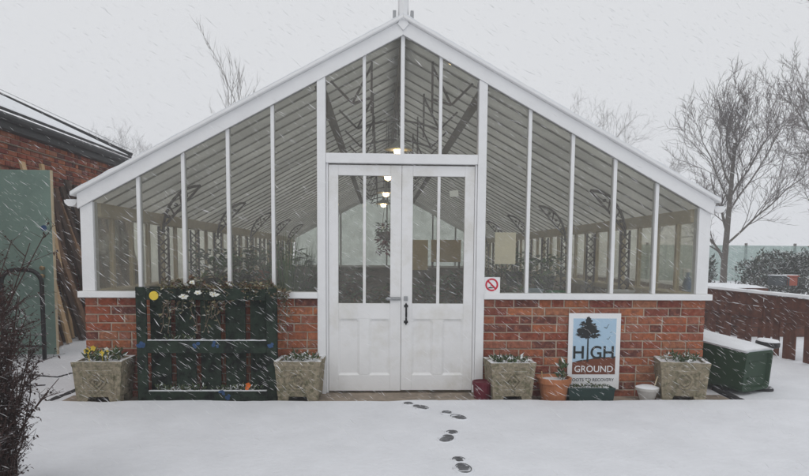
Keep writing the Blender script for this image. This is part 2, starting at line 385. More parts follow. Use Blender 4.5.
# side and rear base walls: bricks joined
def brick_run(mb, p0, along, n_, length, courses, z0, q, th=0.03):
    for c in range(courses):
        s0 = -(c % 2) * 0.11
        while s0 < length:
            L = 0.215 if q.random() < .7 else 0.1025
            a = max(0, s0); b_ = min(length, s0 + L)
            if b_ - a > .03:
                k = len(mb.v); j = q.uniform(-.003, .003)
                z = z0 + c * .075
                for dn, sh in ((0.0, .0), (th + j, .003)):
                    for aa, zz in ((a + sh, z + sh), (b_ - sh, z + sh), (b_ - sh, z + .065 - sh), (a + sh, z + .065 - sh)):
                        mb.v.append((p0[0] + along[0] * aa + n_[0] * dn, p0[1] + along[1] * aa + n_[1] * dn, zz))
                mb.f += [(k + 4, k + 5, k + 6, k + 7)] + [(k + i, k + (i + 1) % 4, k + 4 + (i + 1) % 4, k + 4 + i) for i in range(4)]
            s0 += L + .0105
q = random.Random(5)
for sgn in (-1, 1):
    MB().box(min(sgn * (WXO - .02), sgn * (WXO - .2)), max(sgn * (WXO - .02), sgn * (WXO - .2)), 0.2, LEN, -.08, ZSB + .002).build('side_wall', M['mortar'], GH)
    mb = MB(); brick_run(mb, (sgn * (WXO - .02), 0.11, 0), (0, 1), (sgn, 0), LEN - .1, 12, -.045, q, .02)
    mb.build('brick_facing', M['brickfar'], GH, kind='stuff')
MB().box(-WXO + .2, WXO - .2, LEN - .2, LEN, -.08, ZSB).build('rear_wall', M['brownwood'], GH)
MB().box(-WXO + .21, WXO - .21, 0.21, LEN - .21, -.1, 0.012).build('floor', M['floor'], GH)
# doorstep
MB().box(-FI - .05, FI + .05, -.30, .21, -.07, .005).build('doorstep', M['step'], GH, bevel=.008)

# sills, posts, mullions
for sgn in (-1, 1):
    a, b = sorted((sgn * 2.80, sgn * (FO - .003)))
    MB().box(a, b, -.055, .10, ZSB + .004, ZS).build('sill', M['white'], GH, bevel=.005)
    a, b = sorted((sgn * WO, sgn * WI))
    MB().prism([(a, ZS + .001), (b, ZS + .001), (b, rz(b)), (a, rz(a))], -.02, .075).build('corner_post', M['white'], GH, bevel=.003)
    a, b = sorted((sgn * FO, sgn * FI))
    MB().prism([(a, -.045), (b, -.045), (b, rz(b)), (a, rz(a))], -.035, .09).build('door_post', M['white'], GH, bevel=.004)
    a, b = sorted((sgn * (FI - .002), sgn * (FI - .020)))
    MB().box(a, b, -.012, .03, ZD - .01, ZTB - .001).build('door_stop', M['white'], GH, bevel=.002)
PIT_ = (WI - FO) / 5
for sgn in (-1, 1):
    for k in range(5):
        xa, xb = FO + PIT_ * k, FO + PIT_ * (k + 1)
        if k:
            x = sgn * xa
            MB().prism([(x - .015, ZS + .001), (x + .015, ZS + .001), (x + .015, rz(x + .015) + .002), (x - .015, rz(x - .015) + .002)], -.012, .055).build('glazing_bar', M['white'], GH, bevel=.003)
        ga, gb = (xa + .012 if k else xa + .001), (xb - .012 if k < 4 else xb - .001)
        MB().prism([(sgn * ga, ZS + .002), (sgn * gb, ZS + .002), (sgn * gb, rz(gb)), (sgn * ga, rz(ga))], .018, .022).build('pane', M['glass'], GH)
for k in range(4):
    xa, xb = -FI + FI * .5 * k, -FI + FI * .5 * (k + 1)
    if k:
        hw = .017 if k == 2 else .014
        MB().prism([(xa - hw, ZTT), (xa + hw, ZTT), (xa + hw, rz(xa + hw) + .02), (xa, rz(xa) + .02), (xa - hw, rz(xa - hw) + .02)], -.012, .055).build('glazing_bar', M['white'], GH, bevel=.003)
    pl = [(xa + .011, ZTT + .001), (xb - .011, ZTT + .001), (xb - .011, rz(xb - .011)), (xa + .011, rz(xa + .011))]
    MB().prism(pl, .018, .022).build('pane', M['glass'], GH)
MB().box(-FI + .001, FI - .001, -.03, .085, ZTB, ZTT).build('transom', M['white'], GH, bevel=.004)
# bargeboards with capping and a dusting of snow
BH = 0.125
for sgn in (-1, 1):
    xo = WO + .012
    MB().prism([(0, ZR), (sgn * xo, rz(xo)), (sgn * xo, rz(xo) + BH * .75), (sgn * (xo), rz(xo) + BH), (0, ZR + BH)], -.045, -.0205).build('bargeboard', M['white'], GH, bevel=.003)
    MB().prism([(0, ZR + .02), (sgn * WO, rz(WO) + .02), (sgn * WO, rz(WO) + BH - .03), (0, ZR + BH - .03)], -.02, .07).build('gable_rafter', M['white'], GH)
    xo2 = WO + .055
    MB().prism([(0, ZR + BH + .001), (sgn * xo2, rz(xo2) + BH + .001), (sgn * xo2, rz(xo2) + BH + .032), (0, ZR + BH + .033)], -.085, .09).build('verge_capping', M['white'], GH, bevel=.008)
    sn = MB(); n_ = 60; pts = []
    for i in range(n_ + 1):
        x = xo2 * i / n_; pts.append((sgn * x, rz(x) + BH + .033 + .008 + .010 * noise.noise(V((x * 9, sgn, 0)))))
    sn.prism([(0, ZR + BH + .034), (sgn * xo2, rz(xo2) + BH + .033)] + pts[::-1], -.078, .085).build('verge_snow', M['snowcap'], GH)
    # gutter along the eaves, its open end showing at the front
    prof = [(.055 * cos(pi + pi * t / 8), .055 * sin(pi + pi * t / 8)) for t in range(9)] + [(.048 * cos(2 * pi - pi * t / 8), .048 * sin(2 * pi - pi * t / 8)) for t in range(9)]
    MB().prism([(sgn * (WO + .085) + a, rz(WO + .06) + .10 + b) for a, b in prof], .01, LEN).build('gutter', M['white'], GH)
    MB().prism([(sgn * (WO + .085) + a, rz(WO + .06) + .10 + b) for a, b in prof[:9]], -.004, .009).build('gutter_end', M['white'], GH)
    MB().box(sgn * (WO + .085) - .045, sgn * (WO + .085) + .045, .012, LEN, rz(WO + .06) + .085, rz(WO + .06) + .108).build('gutter_snow', M['snowcap'], GH)
ap = on_y(403.3, 27, -.05)
MB().prism([(0, ZR + .03), (.05, ZR + .085), (.03, ZR + BH - .008), (-.03, ZR + BH - .008), (-.05, ZR + .085)], -.062, -.046).build('apex_plate', M['white'], GH, bevel=.003)
fin = MB(); zt = ZR + BH + .03
fin.lathe([(.046, -.04), (.046, .16), (.040, .20), (.030, .215), (.034, .235), (.028, .30), (.012, .36), (.002, .38)], 8, (0, -.03, zt)); fin.build('finial', M['white'], GH)
for sgn in (-1, 1):
    MB().box(sgn * .075 - .014, sgn * .075 + .014, -.05, .03, ZR + BH - .01, ZR + BH + .075).build('ridge_bracket', M['steel'], GH, bevel=.004)

# rear gable
yb = LEN
for k in range(9):
    x = -WI + 2 * WI * k / 8
    if 0 < k < 8: MB().box(x - .02, x + .02, yb - .05, yb + .02, ZS, rz(x) + .02).build('rear_glazing_bar', M['rafter'], GH)
    if k < 8:
        x2 = x + 2 * WI / 8
        MB().prism([(x + .02, ZS), (x2 - .02, ZS), (x2 - .02, rz(x2 - .02)), (x + .02, rz(x + .02))], yb - .01, yb - .006).build('rear_pane', M['glass3'], GH)
MB().box(-WI, WI, yb - .15, yb + .05, ZSB + .002, ZS).build('rear_sill', M['white'], GH)
for sgn in (-1, 1):
    MB().prism([(0, ZR - .02), (sgn * WO, rz(WO) - .02), (sgn * WO, rz(WO) + BH), (0, ZR + BH)], yb - .06, yb).build('rear_bargeboard', M['white'], GH)
# side glazing
nb = 28; st = LEN / nb
for sgn in (-1, 1):
    bm_ = MB().box(-.02, .02, -.02, .02, ZS, 1.56).mesh('side_glazing_bar', M['cream']); pm_ = MB().box(-.002, .002, -st / 2 + .021, st / 2 - .021, ZS + .001, 1.559).mesh('side_pane', M['glass2'])
    for k in range(1, nb):
        o = obj('side_glazing_bar', bm_, GH); o.location = (sgn * (WI + .04), k * st, 0)
    for k in range(nb):
        o = obj('side_pane', pm_, GH); o.location = (sgn * (WI + .04), (k + .5) * st, 0)
    a, b = sorted((sgn * (WI - .12), sgn * (WO + .01)))
    MB().box(a, b, .105, LEN - .06, ZSB + .004, ZS - .001).build('side_sill', M['cream'], GH)
    a, b = sorted((sgn * (WI - .03), sgn * WO))
    MB().box(a, b, .076, LEN - .06, 1.561, rz(WO) + .05).build('eaves_beam', M['cream'], GH)
# roof: rafters, snow-laden panes, purlins, ridge
nr = 40; rs = (LEN - .1) / nr
for sgn in (-1, 1):
    d = V((sgn * WO, 0, -SL * WO)); L = d.length; ang = math.atan(SL)
    rf = MB().bar((0, 0, ZR + .0605), (sgn * WO, 0, rz(WO) + .0605), .012, .018, (0, 0, 1)).mesh('rafter', M['glazebar'])
    rp = MB().bar((sgn * .02, 0, ZR + .085), (sgn * (WO + .05), 0, rz(WO + .05) + .0945 - .0095), .03, rs - .004, (0, 0, 1)).mesh('roof_pane', M['roofsnow'])
    for k in range(nr + 1):
        o = obj('rafter', rf, GH); o.location = (0, .09 + k * rs, 0)
    for k in range(nr):
        o = obj('roof_pane', rp, GH); o.location = (0, .09 + (k + .5) * rs, 0)
    for x in (.72,):
        MB().bar((sgn * x, .08, rz(x) - .03), (sgn * x, LEN - .07, rz(x) - .03), .05, .085, (sgn * SL, 0, 1)).build('purlin', M['brownwood'], GH)
MB().box(-.02, .02, .08, LEN - .07, ZR - .10, ZR + .05).build('ridge_beam', M['brownwood'], GH)
MB().prism([(-.12, ZR + .09), (.12, ZR + .09), (0, ZR + .17)], .095, LEN).build('ridge_capping', M['snowcap'], GH)
# iron trusses and lattice posts
nT = 11
tm = MB()
for sgn in (-1, 1):
    for a, b in (((.63, rz(.63) - .01), (.44, rz(.63) - .20)), ((.44, rz(.63) - .20), (.27, rz(.27) - .06)), ((.27, rz(.27) - .02), (.27, rz(.63) - .28)), ((.44, rz(.63) - .20), (.27, rz(.63) - .15))):
        tm.bar((sgn * a[0], 0, a[1]), (sgn * b[0], 0, b[1]), .018, .018)
tmesh = tm.mesh('roof_truss', M['iron'])
tie = MB()
pts = [(-.44 + .88 * i / 10, 0, rz(.63) - .20 - .0 + .09 * sin(pi * i / 10)) for i in range(11)]; tie.tube(pts, .012, 5)
tie.tube([(0, 0, rz(.63) - .11), (0, 0, ZR - .05)], .01, 5)
tiem = tie.mesh('tie_rod', M['iron'])
pm = MB()
for dx in (-.05, .05): pm.bar((dx, 0, 0), (dx, 0, 1.52), .02, .02)
for i in range(15):
    z = .1 * i; pm.bar((-.05, 0, z), (.05, 0, z + .1), .012, .012); pm.bar((.05, 0, z), (-.05, 0, z + .1), .012, .012)
pmesh = pm.mesh('lattice_post', M['iron'])
brk = []
for sgn in (-1, 1):
    bmb = MB(); x0 = sgn * 2.5
    p0, p1 = (x0, 0, 1.47), (sgn * 2.10, 0, rz(2.10) - .03)
    pts = []
    for i in range(9):
        t = i / 8; pts.append((p0[0] + (p1[0] - p0[0]) * (1 - cos(t * pi / 2)), 0, p0[2] + (p1[2] - p0[2]) * sin(t * pi / 2)))
    bmb.tube(pts, .016, 5); bmb.bar((x0, 0, 1.52), p1, .02, .02)
    for i in (1, 3, 5): 
        t = i / 8; bmb.bar(pts[i], (x0 + (p1[0] - x0) * t * .8, 0, 1.52 + (p1[2] - 1.52) * t * .8), .014, .014)
    for i in (2, 4, 6): bmb.lathe([(.001, -.02), (.022, -.01), (.022, .01), (.001, .02)], 8, (pts[i][0] * .5 + (x0 + (p1[0] - x0) * i / 8 * .8) * .5, 0, pts[i][2] * .5 + (1.52 + (p1[2] - 1.52) * i / 8 * .8) * .5))
    brk.append(bmb.mesh('post_bracket', M['iron']))
for k in range(nT):
    y = 0.14 + 1.11 * k
    o = obj('roof_truss', tmesh, GH); o.location = (0, y, 0)
    if k: o = obj('tie_rod', tiem, GH); o.location = (0, y, 0)
    if k:
        for i, sgn in enumerate((-1, 1)):
            o = obj('lattice_post', pmesh, GH); o.location = (sgn * 2.5, y, .01)
            if k % 2: o = obj('post_bracket', brk[i], GH); o.location = (0, y, 0)

# doors
LW = FI - .0225
def door(sgn):
    x0, x1 = sorted((sgn * .0015, sgn * (LW)))            # centre joint to outer edge
    z0, z1 = ZD + (.004 if sgn < 0 else .01), ZTB - .012
    lab = 'white panelled door leaf with black pull handle' if sgn > 0 else 'white panelled door leaf with steel bolt'
    ga, gb = sorted((sgn * .098, sgn * (LW - .085)))
    gz0, gz1 = on_y(365, 303.5, 0).z, on_y(365, 175.5, 0).z
    pz0, pz1 = on_y(365, 375, 0).z, on_y(365, 319, 0).z
    mid = (ga + gb) / 2; pw = (gb - ga) / 2 - .045
    f = MB(); y0, y1 = .0, .045
    f.box(x0, ga, y0, y1, z0, z1).box(gb, x1, y0, y1, z0, z1)                    # stiles
    f.box(ga, gb, y0 + .0005, y1, gz1, z1).box(ga, gb, y0 + .0005, y1, pz1, gz0).box(ga, gb, y0 + .0005, y1, z0, pz0)
    f.box(mid - .045, mid + .045, y0 + .0008, y1, pz0, pz1)
    D = f.build('door', M['doorwhite'], GH, bevel=.003); D['label'] = lab
    MB().box(mid - .013, mid + .013, y0 + .004, y1 - .004, gz0, gz1).build('door_glazing_bar', M['doorwhite'], D, bevel=.002)
    for a, b in ((ga, mid - .013), (mid + .013, gb)):
        MB().box(a + .001, b - .001, .022, .026, gz0 + .001, gz1 - .001).build('door_pane', M['glass'], D)
    for a, b in ((ga, mid - .045), (mid + .045, gb)):
        c = .022; zt_ = pz1
        MB().box(a + .001, b - .001, .014, .032, pz0 + .001, pz1 - .001).build('door_panel', M['doorwhite'], D)
        t = .018                                                                   # bolection moulding with clipped top corners
        ou = [(a, pz0), (b, pz0), (b, zt_ - c), (b - c, zt_), (a + c, zt_), (a, zt_ - c)]
        inn = [(a + t, pz0 + t), (b - t, pz0 + t), (b - t, zt_ - c - t * .4), (b - c - t * .4, zt_ - t), (a + c + t * .4, zt_ - t), (a + t, zt_ - c - t * .4)]
        mo = MB(); k = 0
        mo.v = [(x, .0045, z) for x, z in ou] + [(x, .0135, z) for x, z in inn]
        mo.f = [(i, (i + 1) % 6, 6 + (i + 1) % 6, 6 + i) for i in range(6)]
        mo.v += [(a, .0045, zt_), (b, .0045, zt_)]; mo.f += [(5, 4, 12), (3, 2, 13)]
        mo.build('panel_moulding', M['doorwhite'], D)
    return D
DL, DR = door(-1), door(1)
hz0, hz1 = on_y(406, 322, 0).z, on_y(406, 306, 0).z; hx = on_y(406, 314, 0).x
h = MB(); h.tube([(hx, -.004, hz1), (hx, -.035, hz1 - .015), (hx, -.042, (hz0 + hz1) / 2), (hx, -.035, hz0 + .015), (hx, -.004, hz0)], [.007, .008, .0095, .008, .007], 8)
for z, s in ((hz1, 1), (hz0, -1)):
    h.prism([(hx - .016, z - s * .012), (hx - .019, z + s * .004), (hx - .01, z + s * .012), (hx, z + s * .03), (hx + .01, z + s * .012), (hx + .019, z + s * .004), (hx + .016, z - s * .012)], -.007, -.0005)
h.build('pull_handle', M['blackmetal'], DR)
kz = on_y(405, 298.5, 0).z
MB().box(hx - .02, hx + .014, -.012, -.0005, kz - .02, kz + .02).lathe([(.008, 0), (.008, .004)], 10, (hx, -.014, kz)).build('lock_plate', M['steel'], DR, bevel=.002)
b = MB(); bx = on_y(389, 299, 0).x
b.box(bx - .02, -.008, -.009, -.0006, kz - .018, kz + .012).tube([(bx - .03, -.016, kz - .003), (-.004, -.016, kz - .003)], .006, 8).box(bx + .02, bx + .032, -.022, -.009, kz - .016, kz + .01).box(bx + .062, bx + .074, -.022, -.009, kz - .016, kz + .01)
b.build('slide_bolt', M['steel'], DL)

# ------------------------------------------------------------------ inside the greenhouse
def clump(mb, c, n, rad, h, L, W, q, droop=.2, up=(0, 0, 1)):
    for i in range(n):
        a = q.uniform(0, 2 * pi); t = q.random()
        r_ = rad * sqrt(q.random()); z = h * t
        p_ = V(c) + V((r_ * cos(a), r_ * sin(a), z))
        d_ = V((cos(a) * (.5 + q.random()), sin(a) * (.5 + q.random()), q.uniform(-.3, .9) - droop))
        mb.leaf(p_, d_, (q.uniform(-.3, .3), q.uniform(-.3, .3), 1), L * q.uniform(.6, 1.3), W * q.uniform(.7, 1.2))
def bench(x0, x1, y0, y1, h, label):
    t = thing('staging_bench', label, 'bench', ((x0 + x1) / 2, (y0 + y1) / 2, .012))
    a, b = (x1 - x0) / 2, (y1 - y0) / 2
    n_ = 5
    for i in range(n_):
        xa = -a + 2 * a * i / n_
        MB().box(xa + .004, xa + 2 * a / n_ - .004, -b, b, h - .03, h).build('slat', M['brownwood'], t)
    MB().box(-a + .03, a - .03, -b + .03, -b + .07, h - .10, h - .031).box(-a + .03, a - .03, b - .07, b - .03, h - .10, h - .031).build('bearer', M['brownwood'], t)
    for sx in (-1, 1):
        for sy in (-1, 1):
            MB().box(sx * (a - .05) - .025, sx * (a - .05) + .025, sy * (b - .05) - .025, sy * (b - .05) + .025, 0, h - .101).build('leg', M['brownwood'], t)
    return t
bench(-2.42, -1.72, .4, 3.6, .72, 'slatted brown staging bench by the left glass wall near the doors')
bench(-2.42, -1.72, 3.9, 9.5, .72, 'long slatted brown staging bench further along the left glass wall')
bench(1.72, 2.42, .4, 3.6, .72, 'slatted brown staging bench by the right glass wall near the doors')
bench(1.72, 2.42, 3.9, 9.5, .72, 'long slatted brown staging bench further along the right glass wall')
def indoor_plant(x, y, z, h, r, n, L, W, label, seed, grassy=False):
    q = random.Random(seed); t = thing('potted_plant', label, 'plant', (x, y, z))
    pr = min(.16, r * .6); ph = pr * 1.5
    MB().lathe([(pr * .7, 0), (pr * .95, ph * .85), (pr * 1.05, ph * .85), (pr * 1.05, ph), (pr * .9, ph), (pr * .88, ph * .9), (.01, ph * .9)], 14).build('pot', M['terracotta'] if seed % 2 else M['black'], t)
    mb = MB()
    if grassy:
        for i in range(n):
            a = q.uniform(0, 2 * pi); e = q.uniform(.25, 1); p0 = V((cos(a) * .03, sin(a) * .03, ph * .9)); hh = h * q.uniform(.6, 1)
            k = len(mb.v); pv = []
            for s in range(5):
                u = s / 4; pv.append(p0 + V((cos(a) * r * e * u ** 1.6, sin(a) * r * e * u ** 1.6, (hh - ph) * (u * 1.2 - .35 * u * u * e))))
            sd = V((-sin(a), cos(a), 0))
            for s, pp in enumerate(pv): ww = W * (1 - s / 4.3); mb.v += [tuple(pp - sd * ww / 2), tuple(pp + sd * ww / 2)]
            mb.f += [(k + 2 * s, k + 2 * s + 1, k + 2 * s + 3, k + 2 * s + 2) for s in range(4)]
    else:
        st = MB()
        for j in range(5):
            a = q.uniform(0, 2 * pi); tip = V((cos(a) * r * .6, sin(a) * r * .6, h * q.uniform(.6, .95)))
            st.tube([(0, 0, ph * .8), tip * .5 + V((0, 0, ph * .4)), tip], [.012, .008, .004], 4)
        st.build('stem', M['brownwood'], t)
        clump(mb, (0, 0, ph * .9), n, r * .85, h - ph * .9, L, W, q)
    mb.build('foliage', M['dryleaf'] if 'browning' in label else M['inleaf'], t)
    return t
IP = [
    (-1.15, .9, .012, 1.45, .42, 140, .3, .030, 'tall grassy green plant standing just inside left of the doors', 3, True),
    (-1.95, 1.3, .732, .55, .30, 160, .12, .06, 'bushy green potted plant on the left bench behind the flowering pallet', 4, False),
    (-1.5, 2.6, .012, 1.3, .45, 260, .16, .07, 'broad leafy green plant on the floor beside the left bench', 5, False),
    (-2.0, 2.6, .732, .50, .28, 130, .11, .05, 'small leafy plant at the far end of the left front bench', 6, False),
    (-2.05, 4.6, .732, .65, .32, 150, .13, .05, 'leafy green plant on the long left bench', 7, False),
    (-1.35, 4.3, .012, 1.35, .45, 160, .3, .03, 'spiky grassy plant on the floor beside the long left bench', 9, True),
    (1.35, 1.2, .012, 1.2, .42, 320, .10, .04, 'dense bushy green plant standing on the floor right of the doors', 10, False),
    (1.7, 1.9, .012, 1.25, .42, 320, .10, .04, 'dense bushy green plant in front of the right bench', 11, False),
    (2.05, 2.9, .732, .50, .26, 140, .10, .05, 'small leafy plant at the far end of the right front bench', 12, False),
    (2.05, 4.8, .732, .60, .30, 150, .11, .05, 'leafy green plant on the long right bench', 14, False),
    (-.75, 5.8, .012, 1.0, .45, 200, .14, .06, 'leafy floor plant deep inside behind the left door leaf', 15, False),
    (.25, 4.4, .012, .75, .40, 220, .12, .06, 'low leafy plant in the middle of the glasshouse floor', 16, False),
    (.75, 5.0, .012, .85, .42, 220, .12, .06, 'leafy plant standing in front of the tan boards inside', 17, False),
    (-.45, 3.6, .012, .72, .40, 200, .12, .06, 'low leafy plant on the floor seen through the left door leaf', 18, False),
    (1.25, 4.6, .012, .95, .42, 200, .12, .06, 'leafy plant standing beside the tan boards inside', 19, False),
    (-.50, 2.0, .012, .80, .32, 190, .11, .05, 'browning leafy plant just behind the left door leaf', 21, False),
    (.50, 2.3, .012, .78, .34, 190, .11, .05, 'browning leafy plant just behind the right door leaf', 23, False),
    (.05, 3.0, .012, .72, .32, 170, .11, .05, 'browning leafy plant between the door leaves further inside', 25, False),
    (-.9, 3.2, .012, 1.0, .36, 170, .13, .06, 'browning bush inside beside the spiky plant', 27, False),
    (.95, 3.3, .012, .95, .36, 170, .13, .06, 'browning bush inside beside the dense green bushes', 29, False),
]
for a in IP: indoor_plant(*a)
# tan boards seen through the right leaf
def board(u0, u1, v0, v1, y, m, label, name='notice_board', cat='board', leg=True):
    a, b = on_y(u0, v1, y), on_y(u1, v0, y); t = thing(name, label, cat, ((a.x + b.x) / 2, y, .012))
    w2 = (b.x - a.x) / 2
    MB().box(-w2, w2, -.012, .012, a.z - .012, b.z - .012).build('panel', m, t, bevel=.003)
    for s in (-1, 1): MB().box(s * (w2 - .03) - .02, s * (w2 - .03) + .02, .0125, .04, 0, b.z - .03).build('leg', M['brownwood'], t)
    return t
t = board(412, 428, 240, 270, 6.2, M['creamboard'], 'narrow cream upright board standing inside behind the right door leaf')
t = board(431, 461, 240, 262, 6.6, M['board'], 'wide tan board on legs inside behind the right door leaf')
# sheets stuck to the inside of the glass
def sheet(u0, u1, v0, v1, y, m, name, label, cat, tilt=0):
    a, b = on_y(u0, v1, y), on_y(u1, v0, y)
    w2, h2 = (b.x - a.x) / 2, (b.z - a.z) / 2
    o = MB().box(-w2, w2, -.001, .001, -h2, h2).build(name, m); o.location = ((a.x + b.x) / 2, y, (a.z + b.z) / 2); o.rotation_euler = (0, tilt, 0)
    return tag(o, label, cat)
sheet(494.5, 516, 232.5, 264, .026, M['paper'], 'paper_notice', 'plain cream paper notice on the glass right of the doors', 'notice')
sheet(449.5, 458.5, 190.5, 196.5, .030, M['card'], 'white_card', 'small white card on the upper glass of the right door leaf', 'card', -.12)
# things on the inner window ledge
def tub(u, v, y, wx, dy, h, m, name, label, cat):
    p_ = on_y(u, v, y); t = thing(name, label, cat, (p_.x, y, .732))
    mb = MB(); k = 0
    for z, s in ((0, .8), (h, 1.0)):
        mb.v += [(sx * wx / 2 * s, sy * dy / 2 * s, z) for sx, sy in ((-1, -1), (1, -1), (1, 1), (-1, 1))]
    for z, s in ((h, .93), (.01, .75)):
        mb.v += [(sx * wx / 2 * s, sy * dy / 2 * s, z) for sx, sy in ((-1, -1), (1, -1), (1, 1), (-1, 1))]
    mb.f = [(3, 2, 1, 0)] + [(k + i, k + (i + 1) % 4, k + 4 + (i + 1) % 4, k + 4 + i) for k in (0, 4, 8) for i in range(4)] + [(12, 13, 14, 15)]
    mb.build('body', m, t, bevel=.003)
    MB().box(-wx * .53, wx * .53, -dy * .53, -dy * .5, h - .018, h + .004).box(-wx * .53, wx * .53, dy * .5, dy * .53, h - .018, h + .004).build('rim', m, t)
    return t
sb = bench(.85, 1.68, .35, .75, .72, 'narrow slatted bench inside under the right hand windows')
tub(533, 288, .5, .17, .12, .19, M['paleblue'], 'plastic_tub', 'pale blue plastic tub inside on the narrow bench', 'tub')
tub(557, 288, .5, .18, .14, .17, M['green'], 'seed_tray', 'bright green plastic tray inside beside the pale blue tub', 'tray')
tub(620, 290, .9, .24, .16, .16, M['signwhite'], 'plastic_tub', 'white plastic tub inside on the right front bench', 'tub')
pb = on_y(690, 268, .55)
t = thing('blue_bottle', 'blue spray bottle inside at the right glass corner', 'bottle', (pb.x - .02, .55, .732))
MB().lathe([(.045, 0), (.048, .02), (.048, .24), (.03, .30), (.016, .32), (.016, .36)], 14).build('body', M['blue'], t)
MB().box(-.05, .02, -.012, .012, .36, .40).box(-.05, -.035, -.008, .008, .32, .36).build('trigger', M['signwhite'], t)
MB().box(-.06, .06, -.06, .06, -.731, -.0005).build('stand', M['brownwood'], t)
# lit pendant lamps and a hanging basket
def pendant(u, v, y, label):
    p_ = on_y(u, v, y); t = thing('pendant_lamp', label, 'lamp', p_, group=None)
    MB().lathe([(.001, -.07), (.045, -.05), (.056, 0), (.036, .045), (.012, .06)], 12).build('bulb', M['bulb'], t)
    MB().lathe([(.17, .0), (.16, .01), (.06, .08), (.025, .095), (.025, .14)], 16).build('shade', M['rafter'], t)
    zt_ = max(.3, rz(p_.x) - p_.z)
    MB().tube([(0, 0, .13), (0, 0, zt_)], .005, 5).build('flex', M['blackmetal'], t)
pendant(398.5, 150, 1.9, 'lit warm pendant lamp hanging highest under the ridge above the doors')
pendant(388, 176, 3.6, 'lit warm pendant lamp hanging behind the top of the left door leaf')
pendant(386, 193, 5.4, 'lit warm pendant lamp hanging deep inside, middle of three')
pendant(383.5, 204, 7.2, 'lit warm pendant lamp hanging furthest back and lowest inside')
pb = on_y(386, 232, 3.0); q = random.Random(8)
t = thing('hanging_basket', 'dark pink trailing flowers in a hanging basket inside left leaf', 'basket', (pb.x, 3.0, pb.z))
MB().lathe([(.02, -.12), (.09, -.08), (.13, 0), (.12, 0), (.01, -.06)], 14).build('bowl', M['brownwood'], t)
for k in range(3): MB().tube([(.12 * cos(k * 2.1), .12 * sin(k * 2.1), 0), (0, 0, .55)], .004, 4).build('chain', M['iron'], t)
MB().tube([(0, 0, .55), (0, 0, rz(pb.x) - pb.z)], .004, 4).build('hook', M['iron'], t)
mb = MB(); clump(mb, (0, 0, -.30), 130, .12, .42, .06, .05, q, .8); mb.build('blossom', M['pink'], t)
mb = MB(); clump(mb, (0, 0, -.05), 60, .13, .18, .08, .04, q, .2); mb.build('foliage', M['inleaf'], t)

